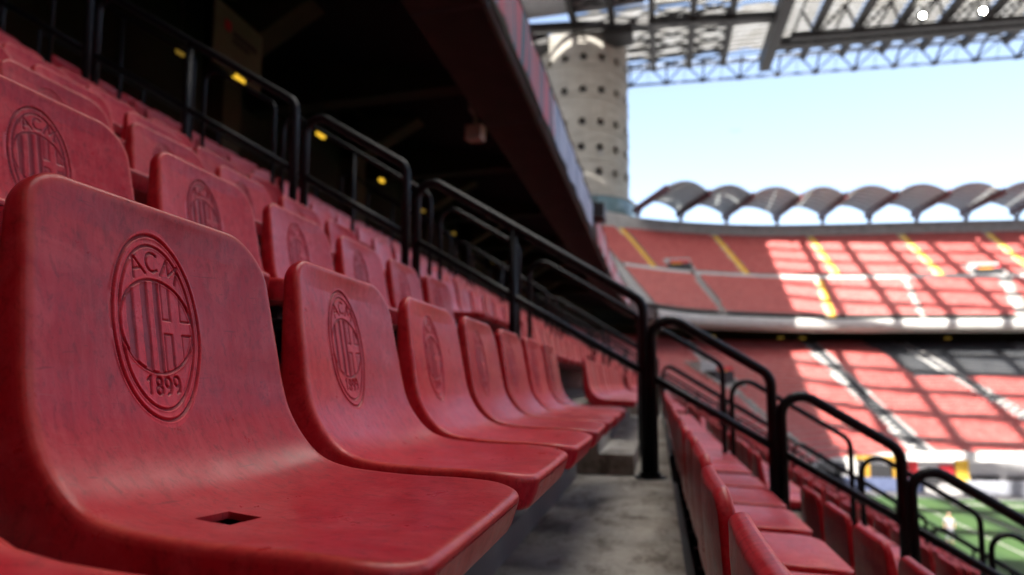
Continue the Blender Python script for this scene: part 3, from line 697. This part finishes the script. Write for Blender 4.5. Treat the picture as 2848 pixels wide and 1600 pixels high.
MB().bar((0, 0, -.05), (0, 0, .5), .08, .08).bar((0, -.2, .42), (0, .2, .42), .25, .2).build('bracket', M['box'], sp)

# ------------------------------------------------------------------ handrails beside the aisles
def top_z(x): return .44 - .631 * x
def mid_z(x): return .02 - .600 * x
def arc(c, r, a0, a1, n=6): return [(c[0] + r * math.cos(a0 + (a1 - a0) * i / n), c[1] + r * math.sin(a0 + (a1 - a0) * i / n)) for i in range(n + 1)]
def rail_z(x): return floor_z(row_at(x))
def handrail(y, xa, xb, label, mids=(), r=.031, plates=True, n=10):
    root = empty('handrail', (xb, y, rail_z(xb))); tag(root, label, 'handrail', 'black tubular handrails beside the aisles')
    sl_ = math.atan(-.631); rb = .115
    za, zb = top_z(xa + .13), top_z(xb - .10)
    dirx, dirz = math.cos(sl_), math.sin(sl_)
    # upper bend: vertical -> slope
    ang = math.pi / 2 - abs(sl_) if False else math.pi / 2 + sl_
    c1 = (xa + rb, top_z(xa + rb) + rb * (math.sin(abs(sl_)) * 0) - rb * .86)
    P = [(xa, rail_z(xa + .01))]
    P += arc(c1, rb, math.pi, math.pi / 2 + sl_, 6)
    c2 = (xb - rb, None)
    # lower bend: centre below the sloped line
    off = rb / math.cos(sl_)
    line0 = (c1[0] + rb * math.cos(math.pi / 2 + sl_), c1[1] + rb * math.sin(math.pi / 2 + sl_))
    zl = line0[1] + math.tan(sl_) * (xb - rb - line0[0]); c2 = (xb - rb, zl - off)
    P += arc(c2, rb, math.pi / 2 + sl_, 0, 6) + [(xb, rail_z(xb - .005))]
    MB().tube([Vector((x - xb, 0, z - rail_z(xb))) for x, z in P], r, n).build('top_rail', M['black'], root, True)
    zf = rail_z(xb)
    MB().tube([(xa - xb, 0, mid_z(xa) - zf), (0, 0, mid_z(xb) - zf)], r * .78, n).build('mid_rail', M['black'], root, True)
    for x in mids:
        tz = line0[1] + math.tan(sl_) * (x - line0[0]); MB().tube([(x - xb, 0, rail_z(x) - zf), (x - xb, 0, tz - zf)], r * .95, n).build('post', M['black'], root, True)
    if plates:
        for x in (xa, xb): MB().cyl((x - xb, 0), .075, rail_z(x) - zf - .002, rail_z(x) - zf + .012, 14).cyl((x - xb, 0), .045, rail_z(x) - zf + .012, rail_z(x) - zf + .035, 14).build('base_plate', M['black'], root)
YA, YB = 4.05, 5.30
near_units = [(-6.65, -4.72, (-5.7,)), (-4.62, -2.684, (-3.68,)), (-2.59, -1.756, ()), (-1.671, -.084, (-.956,)), (-.034, .679, ()), (.731, 1.373, ()), (1.418, 2.12, ()), (2.17, 2.9, ()), (2.95, 3.65, ()), (3.7, 5.0, (4.35,)), (5.06, 6.4, ()), (6.46, 7.9, ())]
for i, (a, b_, m_) in enumerate(near_units):
    rel = {3: 'long black handrail with two bays ending at the concrete step block', 4: 'short black handrail first below the concrete step block', 2: 'short black handrail arched above the long one beside the seats', 1: 'black handrail with three posts above the short arched one'}.get(i, f'black handrail of the nearest aisle, {ord_[i - 4] if i > 4 else "topmost"} ' + ('below the step block' if i > 4 else 'in the dark'))
    handrail(YA, a, b_, rel, m_)
far_units = [(-6.7, -4.75, (-5.7,)), (-4.6, -3.75, ()), (-3.64, -2.05, (-2.85,)), (-1.95, -1.2, ()), (-1.1, -.15, ()), (-.1, .52, ()), (.585, 1.45, ()), (1.52, 2.3, ()), (2.36, 3.1, ()), (3.16, 3.9, ()), (3.96, 5.3, ()), (5.4, 6.8, ())]
for i, (a, b_, m_) in enumerate(far_units): handrail(YB, a, b_, f'slimmer-looking black handrail across the nearest aisle, {ord_[i]} from the top', m_, r=.020)
for ai, yy in enumerate((11.75, 13.0, 19.5, 20.75, 27.2, 28.4, 35, 36.2)):
    for i, (a, b_, m_) in enumerate([(-6.6, -4.1, (-5.4,)), (-4.0, -2.1, (-3,)), (-2.0, .0, (-1,)), (.1, 2.2, (1.2,)), (2.3, 4.3, (3.3,)), (4.4, 6.6, (5.5,)), (6.7, 9.2, (8.,))]):
        handrail(yy, a, b_, f'distant black handrail on side {("one", "two")[ai % 2]} of the {ord_[ai // 2 + 1]} aisle away, {ord_[i]} from the top', m_, r=.026, plates=False, n=7)
# long barrier behind the last row
for bar_n, (y0_, y1_) in enumerate(((-4, 3.9), (5.4, 11.6), (13.1, 19.3), (20.9, 27), (28.5, 34.8), (36.4, 44))):
    t = empty('barrier', (-7.0, y0_, floor_z(K_HI))); tag(t, f'dark tube barrier behind the top row, {ord_[bar_n]} length along the concourse', 'barrier', 'barriers behind the last row')
    L_ = y1_ - y0_
    for z in (1.05, .75, .45): MB().tube([(0, 0, z), (0, L_, z)], .02, 6).build('rail', M['black'], t)
    for q in range(int(L_ / 1.5) + 1): MB().tube([(0, min(q * 1.5, L_), 0), (0, min(q * 1.5, L_), 1.05)], .022, 6).build('post', M['black'], t)
# aisle step blocks (two per row, a third of the rise each)
step_n = 0
for yy0, yy1 in ((4.13, 5.2), (11.85, 12.9), (19.6, 20.65)):
    for k in range(-9, 8):
        if (yy0 > 5 and not -7 <= k <= 7) or (yy0 < 5 and k == -1): continue
        e = edge_x(k + 1)
        t = empty('step_block', (e, yy0, floor_z(k)))
        where = {0: 'the walkway row', }.get(k, (f'{ord_[k - 1]} row above the walkway' if k > 0 else f'{ord_[-k - 1]} row below the walkway'))
        tag(t, f'concrete step blocks, {("first", "second", "third")[(4.13, 11.85, 19.6).index(yy0)]} aisle, {where}', 'step', 'concrete step blocks in the aisles')
        me_a = MB().box(0, 0, 0, .235, yy1 - yy0, .272); me_b = MB().box(.235, 0, 0, .47, yy1 - yy0, .137)
        for mb_ in (me_a, me_b):
            o = mb_.build('step', M['walk'], t)
            bv = o.modifiers.new('bevel', 'BEVEL'); bv.width = .008; bv.segments = 2

# ------------------------------------------------------------------ the seats
prof = np.array([(-.026, .836), (-.020, .80), (-.012, .755), (-.003, .70), (.006, .65), (.014, .605), (.026, .562), (.044, .528), (.068, .499), (.098, .478), (.140, .466), (.20, .460), (.26, .457), (.32, .456), (.375, .452), (.412, .446), (.428, .442)])
pc = catmull(prof, 24); tg = np.gradient(pc, axis=0); tg /= np.linalg.norm(tg, axis=1)[:, None]; pc = pc - .009 * np.column_stack([-tg[:, 1], tg[:, 0]])
sl_ = np.concatenate([[0], np.cumsum(np.linalg.norm(np.diff(pc, axis=0), axis=1))]); SL = sl_[-1]
W_ = .440; T_ = .050; TF, TB, RB = .012, .046, .020; RT, RF = .078, .058; RE = .012
CRX, CRZ, CA, CB = -.027, .674, .0715, .1215      # crest centre (across, height) and half axes
def prof_at(s):
    x = np.interp(s, sl_, pc[:, 0]); z = np.interp(s, sl_, pc[:, 1])
    e = .004; dx = np.interp(s + e, sl_, pc[:, 0]) - np.interp(s - e, sl_, pc[:, 0]); dz = np.interp(s + e, sl_, pc[:, 1]) - np.interp(s - e, sl_, pc[:, 1])
    l = np.hypot(dx, dz); return x, z, -dz / l, dx / l     # normal towards the sitter
def seg_d(px, py, a, b):
    ax, ay = a; bx, by = b; vx, vy = bx - ax, by - ay; t = np.clip(((px - ax) * vx + (py - ay) * vy) / (vx * vx + vy * vy + 1e-12), 0, 1)
    return np.hypot(px - ax - t * vx, py - ay - t * vy)
def arc_pts(cx, cy, rx, ry, a0, a1, n=14): return [(cx + rx * math.cos(R(a0 + (a1 - a0) * i / n)), cy + ry * math.sin(R(a0 + (a1 - a0) * i / n))) for i in range(n + 1)]
GL = {'A': [[(-.5, -.5), (0, .5), (.5, -.5)], [(-.3, -.15), (.3, -.15)]],
      'C': [arc_pts(0, 0, .5, .5, 50, 310)],
      'M': [[(-.55, -.5), (-.4, .5), (0, -.25), (.4, .5), (.55, -.5)]],
      '1': [[(-.28, .25), (.05, .5), (.05, -.5)]],
      '8': [arc_pts(0, .25, .3, .25, 0, 360), arc_pts(0, -.24, .36, .26, 0, 360)],
      '9': [arc_pts(0, .2, .34, .3, 0, 360), [(.34, .2), (.3, -.15), (.1, -.42), (-.2, -.5)]]}
def crest_depth(x, y):
    """engraved depth in metres (positive = into the seat) at crest coordinates"""
    D_ = np.zeros_like(x)
    def groove(d, wd, dep): return dep * np.clip(1 - (d / wd) ** 2, 0, 1) ** .6
    def ell(a, b_):
        q = np.hypot(x / a, y / b_); g_ = np.hypot(x / a ** 2, y / b_ ** 2) / np.maximum(q, 1e-6); return (q - 1) / np.maximum(g_, 1e-6)
    D_ = np.maximum(D_, groove(np.abs(ell(CA * .985, CB * .985)), .0020, .0030))
    inner = ell(CA * .845, CB * .875); D_ = np.maximum(D_, groove(np.abs(inner), .0019, .0026))
    ra, rb = CA * .835, CB * .50
    ci = ell(ra, rb); D_ = np.maximum(D_, groove(np.abs(ci), .0018, .0026) * (inner < .001))
    def soft(d, e=.0009): return np.clip(-d / e, 0, 1)
    inside = soft(ci + .0012)
    nx, ny = x / ra, y / rb
    rec = np.zeros_like(x)
    for a, b_ in ((-.80, -.60), (-.40, -.21), (-.06, .10)): rec = np.maximum(rec, soft(np.maximum(a - nx, nx - b_) * ra))
    # quadrants of the cross
    for qx in ((.17, .38), (.68, 1.05)):
        for qy in ((-1.05, -.16), (.16, 1.05)):
            dq = np.maximum(np.maximum(qx[0] - nx, nx - qx[1]) * ra, np.maximum(qy[0] - ny, ny - qy[1]) * rb)
            rec = np.maximum(rec, groove(np.abs(dq), .0016, 1.0)); rec = np.maximum(rec, .35 * soft(dq))
    D_ = np.maximum(D_, .0024 * rec * inside)
    def glyph(ch, cx, cy, w_, h_, rot, wd, dep):
        nonlocal D_
        c_, s_ = math.cos(R(rot)), math.sin(R(rot)); d = np.full_like(x, 9.)
        for st in GL[ch]:
            pts = [(cx + (px * w_) * c_ - (py * h_) * s_, cy + (px * w_) * s_ + (py * h_) * c_) for px, py in st]
            for a, b_ in zip(pts[:-1], pts[1:]): d = np.minimum(d, seg_d(x, y, a, b_))
        D_ = np.maximum(D_, groove(d, wd, dep))
    glyph('A', -.0275, .0765, .021, .027, 22, .0018, .0026); glyph('C', .000, .0845, .021, .025, 0, .0018, .0026); glyph('M', .0285, .0765, .023, .026, -22, .0018, .0026)
    for i, ch in enumerate('1899'): glyph(ch, -.0215 + .0150 * i, -.0770 + .0016 * (abs(i - 1.5) > 1), .0135, .0215, -6 + 4 * i, .0019, .0028)
    # raised lips beside the moulded lines
    oe = ell(CA * .985, CB * .985)
    lip_ = lambda d, c0, wd: np.exp(-((np.abs(d) - c0) / wd) ** 2)
    D_ = D_ - .0008 * lip_(oe, .0036, .0011) - .0007 * lip_(inner, .0030, .0010) * (np.abs(inner) < .006) - .0007 * lip_(ci, .0028, .0009) * (inner < -.001)
    return D_
def refine(base, dense):
    a = np.concatenate([base, dense]); a = np.unique(np.round(a, 6)); k = [a[0]]
    for v in a[1:]:
        if v - k[-1] > 2e-4: k.append(v)
    return np.array(k)
def build_seat(res, crest_res, detail, drain=False):
    hu = W_ / 2; HU, HS = (-.128, -.074), None
    # rows (s) and columns (u)
    endr = np.array([0, .0006, .002, .0042, .007, .0105, .0145, .019, .025, .033, .039, .046, .055, .066, RT]) if detail > 0 else np.array([0, .003, .010, .022, .045, RT])
    endf = np.array([0, .0006, .002, .0042, .007, .0105, .0145, .019, .025, .033, .045, RF]) if detail > 0 else np.array([0, .003, .010, .022, RF])
    s_b = np.concatenate([endr, np.arange(RT, SL - RF, res), SL - endf])
    hole_c = float(np.interp(.165, pc[150:, 0], sl_[150:])); HS = (hole_c - .022, hole_c + .022)
    a_e = np.array([0, .0006, .002, .0042, .007, .0105, .0145, .019, .026]) if detail > 0 else np.array([0, .003, .010, .022])
    u_b = np.concatenate([-hu + a_e, hu - a_e, np.linspace(-hu + .03, hu - .03, int(W_ / res))])
    if crest_res:
        s0 = float(np.interp(-(CRZ + CB * 1.08), -pc[:, 1], sl_)); s1 = float(np.interp(-(CRZ - CB * 1.08), -pc[:, 1], sl_))
        s_b = refine(s_b[(s_b < s0) | (s_b > s1)], np.arange(s0, s1, crest_res)); u_b = refine(u_b[(u_b < CRX - CA * 1.08) | (u_b > CRX + CA * 1.08)], np.arange(CRX - CA * 1.08, CRX + CA * 1.08, crest_res))
    s_b = refine(s_b, np.array(HS) if detail > 0 else np.array([])); u_b = refine(u_b, np.array(HU) if detail > 0 else np.array([]))
    def surface(s_b, u_b, sign, engrave):
        ns, nu = len(s_b), len(u_b)
        Sg, A = np.meshgrid(s_b, u_b / hu, indexing='ij')
        dt, df = Sg, SL - Sg
        hs = hu - .022 * np.clip(1 - Sg / .34, 0, 1) ** 1.3
        half = hs.copy()
        RS = np.where(A < 0, .046, RT)
        half = np.where(dt < RS, hs - RS + np.sqrt(np.maximum(RS ** 2 - (RS - dt) ** 2, 0)), half)
        half = np.where(df < RF, hu - RF + np.sqrt(np.maximum(RF ** 2 - (RF - df) ** 2, 0)), half)
        U = A * half
        def sd(Rr, de):
            qx = np.abs(U) - (hs - Rr); qy = Rr - de
            return np.where((qx > 0) & (qy > 0), Rr - np.hypot(np.maximum(qx, 0), np.maximum(qy, 0)), np.minimum(hs - np.abs(U), de))
        d = np.clip(np.where(Sg < SL / 2, sd(RS, dt), sd(RF, df)), 0, 1)
        dside = hs - np.abs(U); dend = np.minimum(dt, df); wq = np.clip((dend - dside) / .05 + .5, 0, 1); RBB = np.where(dt < df, .014, .008) * (1 - wq) + .006 * wq
        e = np.clip(d / (RE if sign > 0 else RBB), 0, 1); TBS = .017 + (TB - .017) * np.clip((Sg - .03) / .24, 0, 1) + .034 * np.exp(-((Sg - .385) / .075) ** 2); h = (TF if sign > 0 else TBS) * (1 - (1 - e) ** 2.3) ** (1 / 2.3)
        X, Z, NX, NZ = prof_at(Sg)
        dish = .0145 * (1 - (U / hs) ** 2) * np.clip(dt / .05, 0, 1) ** .5 * np.clip(df / .12, 0, 1) ** .7
        off = sign * h - dish
        gr = np.zeros_like(Sg)
        if engrave:
            cx, cy = U - CRX, Z - CRZ
            near = (np.abs(cx) < CA * 1.1) & (np.abs(cy) < CB * 1.1) & (Sg < SL * .55)
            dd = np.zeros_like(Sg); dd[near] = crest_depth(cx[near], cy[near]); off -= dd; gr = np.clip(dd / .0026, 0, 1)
        V = np.stack([X + NX * off, U, Z + NZ * off], -1).reshape(-1, 3)
        idx = np.arange(ns * nu).reshape(ns, nu)
        F = np.stack([idx[:-1, :-1], idx[:-1, 1:], idx[1:, 1:], idx[1:, :-1]], -1)
        if sign < 0: V.reshape(ns, nu, 3)[..., 1] += np.sign(U) * .007 * (h / TB) * np.clip(1 - dside / .03, 0, 1); F = F[..., ::-1]
        sc = (s_b[:-1] + s_b[1:]) / 2; uc = (u_b[:-1] + u_b[1:]) / 2
        hole = ((sc > HS[0]) & (sc < HS[1]))[:, None] & ((uc > HU[0]) & (uc < HU[1]))[None, :] if drain else np.zeros((ns - 1, nu - 1), bool)
        cm = np.zeros((ns - 1, nu - 1), bool)
        if engrave:
            Zc = np.interp(sc, sl_, pc[:, 1]); cm = (((uc - CRX) / (CA * 1.06))[None, :] ** 2 + ((Zc - CRZ) / (CB * 1.06))[:, None] ** 2 < 1) & (sc < SL * .55)[:, None]
        wear_highlight = np.clip(1 - np.abs(d - .006) / .009, 0, 1) * (1 if sign > 0 else .0) * .7  # faded rim edge plus a painted highlight along the crease
        return V, F, hole, cm, wear_highlight.ravel(), gr.ravel(), idx
    V, F, hole, cm, wear_highlight, gr, idx = surface(s_b, u_b, 1, bool(crest_res))
    res_b = max(res, .012)
    sB = np.concatenate([endr, np.arange(RT, SL - RF, res_b), SL - endf]); uB = np.concatenate([-hu + a_e, hu - a_e, np.linspace(-hu + .03, hu - .03, int(W_ / res_b))])
    sB = refine(sB, np.array(HS) if detail > 0 else np.array([])); uB = refine(uB, np.array(HU) if detail > 0 else np.array([]))
    Vb, Fb, hb, _, wb, gb, idxb = surface(sB, uB, -1, False)
    body = F[~hole & ~cm].reshape(-1, 4); bodyb = Fb[np.ones_like(hb)].reshape(-1, 4) + len(V)
    VV = np.concatenate([V, Vb]); FF = [body, bodyb]; WW = np.concatenate([wear_highlight, wb]); GG = np.concatenate([gr, gb])
    if drain:                                      # inner wall of the drain hole
        si = [int(np.argmin(abs(s_b - v))) for v in HS]; ui = [int(np.argmin(abs(u_b - v))) for v in HU]
        loop = [idx[si[0], j] for j in range(ui[0], ui[1])] + [idx[i, ui[1]] for i in range(si[0], si[1])] + [idx[si[1], j] for j in range(ui[1], ui[0], -1)] + [idx[i, ui[0]] for i in range(si[1], si[0], -1)]
        lp = V[loop]; n0 = len(VV); VV = np.concatenate([VV, lp, lp - np.array([0, 0, .008])]); n = len(loop); q = np.arange(n)
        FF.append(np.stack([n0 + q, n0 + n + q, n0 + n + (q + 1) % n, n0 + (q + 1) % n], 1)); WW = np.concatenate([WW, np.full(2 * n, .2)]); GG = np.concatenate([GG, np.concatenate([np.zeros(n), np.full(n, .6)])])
    def sub(Vs, Fs, ws, gs_, nm):
        used = np.unique(Fs); mp = np.full(len(Vs), -1); mp[used] = np.arange(len(used))
        return mesh(nm, Vs[used], mp[Fs], M['seat'], True, {'wear_highlight': ws[used], 'groove': gs_[used]})
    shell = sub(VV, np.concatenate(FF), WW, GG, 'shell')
    crest = sub(V, F[cm].reshape(-1, 4), wear_highlight, gr, 'crest') if crest_res else None
    return shell, crest
bk = MB()
for sg_ in (-1, 1):
    bk.box(-.03, sg_ * .13 - .018, .36, .33, sg_ * .13 + .018, .405).box(-.03, sg_ * .13 - .018, .12, .012, sg_ * .13 + .018, .40)
bk.box(-.01, -.2, .375, .03, .2, .405).box(.24, -.17, .385, .275, .17, .41)
bracket_me = mesh('bracket', bk.V, bk.F, M['bracket'])
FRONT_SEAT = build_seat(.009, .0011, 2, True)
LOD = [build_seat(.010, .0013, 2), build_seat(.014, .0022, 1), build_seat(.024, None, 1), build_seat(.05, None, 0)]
# positions
def row_off(k):
    if k == 0: return 0., 0.
    if k > 0: return -.675 - RUN * (k - 1), RISE * k
    return .765 + RUN * (-k - 1), RISE * k
PITCH = .500
left0 = {0: .469, 1: .330, 2: .425, -1: .56, -2: .54}
def project(x, y, z):
    th, ps = R(4.858), R(13.377); f = 1700 / 2848
    cx = x * math.cos(ps) + y * math.sin(ps); fw = -x * math.sin(ps) + y * math.cos(ps); dp = fw * math.cos(th) + z * math.sin(th); up_ = z * math.cos(th) - fw * math.sin(th)
    return cx, up_, dp, f
blocks = [(-1.6, 4.02), (5.5, 11.6), (13.2, 19.35), (20.95, 27.05), (28.6, 34.9), (36.4, 43.9)]
spots = []
for k in range(K_LO, K_HI + 1):
    dx_, dz_ = row_off(k)
    for bi, (ya, yb) in enumerate(blocks):
        if bi == 0:
            l0 = left0.get(k, .44 + .13 * ((k * 7) % 4)); js = [l0 + PITCH * j for j in range(-6, 12) if l0 + PITCH * j > ya and l0 + PITCH * j + W_ < yb]
        else: 
            n_ = int((yb - ya) / PITCH); js = [ya + PITCH * j for j in range(n_)]
        if k == -1 and bi == 1: js = [4.13, 4.62, 5.08] + js
        for j, l in enumerate(js):
            yc = l + W_ / 2 - (-.0 + .012 if (k == 0 and bi == 0 and l < .2) else 0); x, z = -.62 + dx_, -.6 + dz_
            vis = 0; size = 0
            for (ddx, ddy, ddz) in ((-.02, -.2, .82), (-.02, .2, .82), (0, 0, .65), (.38, .2, .44), (.38, -.2, .44), (.1, 0, .48)):
                cx, cu, dp, f = project(x + ddx, yc + ddy, z + ddz)
                if dp > .05:
                    px = .5 + f * cx / dp; py = (800 + 122.4 - 1700 * cu / dp) / 1600
                    if -.02 < px < 1.02 and -.03 < py < 1.03: vis += 1
            cx, cu, dp, f = project(x, yc, z + .6)
            d = math.sqrt(x * x + yc * yc + (z + .6) ** 2)
            if vis: size = vis / 6 / d ** 2 * (1 if k >= -3 else .5)
            cnt = len(js) - j if bi == 0 else j + 1
            spots.append([size, k, bi, cnt, x, yc, z, d])
spots.sort(key=lambda s_: -s_[0])
ind = [s_ for s_ in spots[:292] if s_[0] > 0]; ind_ids = {id(s_) for s_ in ind}
def row_words(k):
    if k == 0: return 'walkway row'
    return f'{ord_[k - 1]} row above the walkway row' if k > 0 else f'{ord_[-k - 1]} row below the walkway'
def ordn(n): return ord_[n - 1] if n <= 20 else f'number {n}'
for (size, k, bi, cnt, x, y, z, d) in ind:
    lod = 0 if (d < 1.5 or (k == 0 and d < 2.2)) and k >= 0 else (1 if bi == 0 and k >= 0 and d < 4.2 else 2)
    root = empty('stadium_seat', (x, y, z)); root.rotation_euler = (random.uniform(-.004, .004), random.uniform(-.007, .007), random.uniform(-.008, .008)) if d > 1.0 else (0, 0, 0)
    sh, cr = FRONT_SEAT if (k == 0 and bi == 0 and cnt == 7) else LOD[lod]
    link('shell', sh, root)
    if cr: link('crest', cr, root)
    if d < 6: link('bracket', bracket_me, root)
    if bi == 0:
        lab = f'red seat {"with oval crest, " if lod < 2 else ""}{ordn(cnt)} before first aisle, {row_words(k)}'
    else: lab = f'red seat {ordn(cnt)} beyond the {ord_[bi - 1]} aisle, {row_words(k)}'
    tag(root, lab, 'stadium seat', 'red stadium seats on the near terrace')
rest = [s_ for s_ in spots if id(s_) not in ind_ids and s_[0] > 0 or (id(s_) not in ind_ids and s_[7] < 4)]
lv = LOD[3][0]; nv = len(lv.vertices); co = np.empty(nv * 3, np.float32); lv.vertices.foreach_get('co', co); co = co.reshape(-1, 3)
fi = np.array([p.vertices[:] for p in lv.polygons]); wr = np.empty(nv, np.float32); lv.attributes['wear_highlight'].data.foreach_get('value', wr)
offs = np.array([(s_[4], s_[5], s_[6]) for s_ in rest])
V = (co[None] + offs[:, None]).reshape(-1, 3); F = (fi[None] + (np.arange(len(rest)) * nv)[:, None, None]).reshape(-1, 4)
me = mesh('seat_rows', V, F, M['seat'], True, {'wear_highlight': np.tile(wr, len(rest)), 'groove': np.zeros(len(V))})
o = link('stadium_seat_rows', me); tag(o, 'rows of small blurred red seats farther along the near terrace', 'stadium seats', None, 'stuff')

# ------------------------------------------------------------------ pitchside things
yg = empty('gate_frame', (19, 66, -9.5)); tag(yg, 'yellow three-post frame with dark panels at the far pitch corner', 'gate')
for x in (17.0, 18.7, 21.0): gmb(MB().box(x - .2, 63.4, -9.5, x + .2, 63.9, -7.0), 'post', M['frame_yellow'], yg)
gmb(MB().box(16.73, 63.38, -7.0, 21.27, 63.92, -6.7), 'crossbar', M['frame_yellow'], yg)
for a, b_ in ((17.3, 18.4), (19.0, 20.7)): gmb(MB().box(a, 63.6, -9.2, b_, 63.7, -7.5), 'panel', M['boardblack'], yg)
o = MB().box(0, 0, 0, 8, .25, 1.15).build('perimeter_board', M['tarp'], None, (14.5, 61.2, -9.5)); tag(o, 'dull blue perimeter board at the pitch corner before the yellow frame', 'advertising board', 'boards around the pitch')
o = MB().hexa([(0, 0, 0), (45, 8.5, 0), (44.9, 8.8, 0), (-.1, .3, 0), (0, 0, 1.15), (45, 8.5, 1.15), (44.9, 8.8, 1.15), (-.1, .3, 1.15)]).build('perimeter_board', M['led'], None, (25.5, 60.8, -9.5)); tag(o, 'long grey perimeter board in front of the white boards', 'advertising board', 'boards around the pitch')
wb_ = empty('pitchside_wall', (40, 68, -9.5)); tag(wb_, 'white pitchside wall with red, yellow, black and green panels', 'wall')
def wpan(x0, x1, z0, z1, mat, nm='panel', dy=0):
    def yy(x): return 65.6 + .19 * (x - 25) - dy
    gmb(MB().hexa([(x0, yy(x0), z0), (x1, yy(x1), z0), (x1, yy(x1) + .3, z0), (x0, yy(x0) + .3, z0), (x0, yy(x0), z1), (x1, yy(x1), z1), (x1, yy(x1) + .3, z1), (x0, yy(x0) + .3, z1)]), nm, M[mat], wb_)
wpan(21.5, 75, -9.5, -7.3, 'boardwhite', 'wall_face')
for x0, x1, z0, z1, mt in ((22.6, 23.4, -9.0, -7.2, 'boardred'), (23.6, 25.3, -9.3, -8.6, 'boardblack'), (25.4, 26.6, -8.9, -7.6, 'boardred'), (26.8, 27.9, -9.2, -7.1, 'yellow'), (28.2, 30.6, -9.1, -8.5, 'boardblack'), (31.4, 33.8, -9.1, -8.6, 'boardblack'), (33.9, 34.7, -8.9, -7.6, 'boardred'), (36.4, 38.8, -9.1, -7.9, 'boardgreen'), (41, 43, -9.1, -8.2, 'boardred'), (45, 48, -9.1, -8.3, 'boardblack')):
    wpan(x0, x1, z0, z1, mt, 'panel', .35)
sh_ = empty('bench_shelter', (13.4, 57.5, -9.5)); tag(sh_, 'curved black bench shelter by the corner of the pitch', 'shelter')
sv = []
for x in (12.2, 15.2): sv.append(np.array([(x, 57.5 + 1.3 * math.cos(a), -9.3 + 2.6 * math.sin(a)) for a in np.linspace(0, math.pi * .75, 10)]))
V, F = loft(sv); V2 = V + np.array([0, 0, .1]); gpart('canopy', np.concatenate([V, V2]), np.concatenate([F, F[:, ::-1] + len(V)]), M['boardblack'], sh_, True)
gmb(MB().box(12.3, 57.0, -9.4, 15.1, 57.5, -8.8), 'bench', M['led'], sh_)
# person in white by the touchline
def person(loc):
    root = empty('person', loc); tag(root, 'person in white shirt and pale trousers standing by the pitch', 'person')
    def skin(name, pts, edges, rad, mat):
        me = bpy.data.meshes.new(name); me.from_pydata(pts, edges, []); o = link(name, me, root)
        md = o.modifiers.new('skin', 'SKIN'); o.modifiers.new('sub', 'SUBSURF').levels = 1; o.modifiers['sub'].render_levels = 1
        for v, r_ in zip(me.skin_vertices[0].data, rad): v.radius = (r_, r_ * .85)
        me.skin_vertices[0].data[0].use_root = True; me.materials.append(mat); return o
    skin('body', [(0, 0, .95), (0, 0, 1.2), (0, 0, 1.42), (0, .0, 1.55), (0, -.02, 1.68), (0, -.01, 1.78), (-.2, 0, 1.40), (-.27, .02, 1.12), (-.25, -.1, .88), (.2, 0, 1.40), (.27, .02, 1.12), (.25, -.1, .88), (-.1, 0, .9), (-.12, .0, .48), (-.13, .03, .08), (-.13, -.14, .04), (.1, 0, .9), (.13, .02, .48), (.14, .04, .08), (.14, -.13, .04)],
         [(0, 1), (1, 2), (2, 3), (3, 4), (4, 5), (2, 6), (6, 7), (7, 8), (2, 9), (9, 10), (10, 11), (0, 12), (12, 13), (13, 14), (14, 15), (0, 16), (16, 17), (17, 18), (18, 19)],
         [.13, .12, .13, .055, .095, .08, .06, .045, .035, .06, .045, .035, .09, .065, .045, .035, .09, .065, .045, .035], M['skin'])
    skin('shirt', [(0, 0, .90), (0, 0, 1.2), (0, 0, 1.43), (-.21, 0, 1.40), (-.26, .02, 1.2), (.21, 0, 1.40), (.26, .02, 1.2)], [(0, 1), (1, 2), (2, 3), (3, 4), (2, 5), (5, 6)], [.17, .155, .15, .08, .07, .08, .07], M['shirt'])
    skin('trousers', [(0, 0, .93), (-.1, 0, .88), (-.12, 0, .48), (-.13, .03, .12), (.1, 0, .88), (.13, .02, .48), (.14, .04, .12)], [(0, 1), (1, 2), (2, 3), (0, 4), (4, 5), (5, 6)], [.15, .11, .085, .065, .11, .085, .065], M['trousers'])
    skin('hair', [(0, .01, 1.74), (0, .03, 1.80)], [(0, 1)], [.1, .075], M['hair'])
person((16.8, 42.5, -9.5))
# bird
bd = MB(); bd.add([(0, -.3, 0), (.07, 0, .05), (0, .3, .02), (-.07, 0, .05), (0, 0, -.06), (.55, .05, .18), (.5, -.12, .16), (-.55, .05, .18), (-.5, -.12, .16)],
                  [(0, 1, 4), (1, 2, 4), (2, 3, 4), (3, 0, 4), (0, 3, 2, 1), (1, 6, 5), (3, 7, 8), (1, 5, 6), (3, 8, 7)])
o = bd.build('bird', M['steel'], None, (9.0, 70, 28.0)); tag(o, 'tiny dark bird alone in the open sky', 'bird')
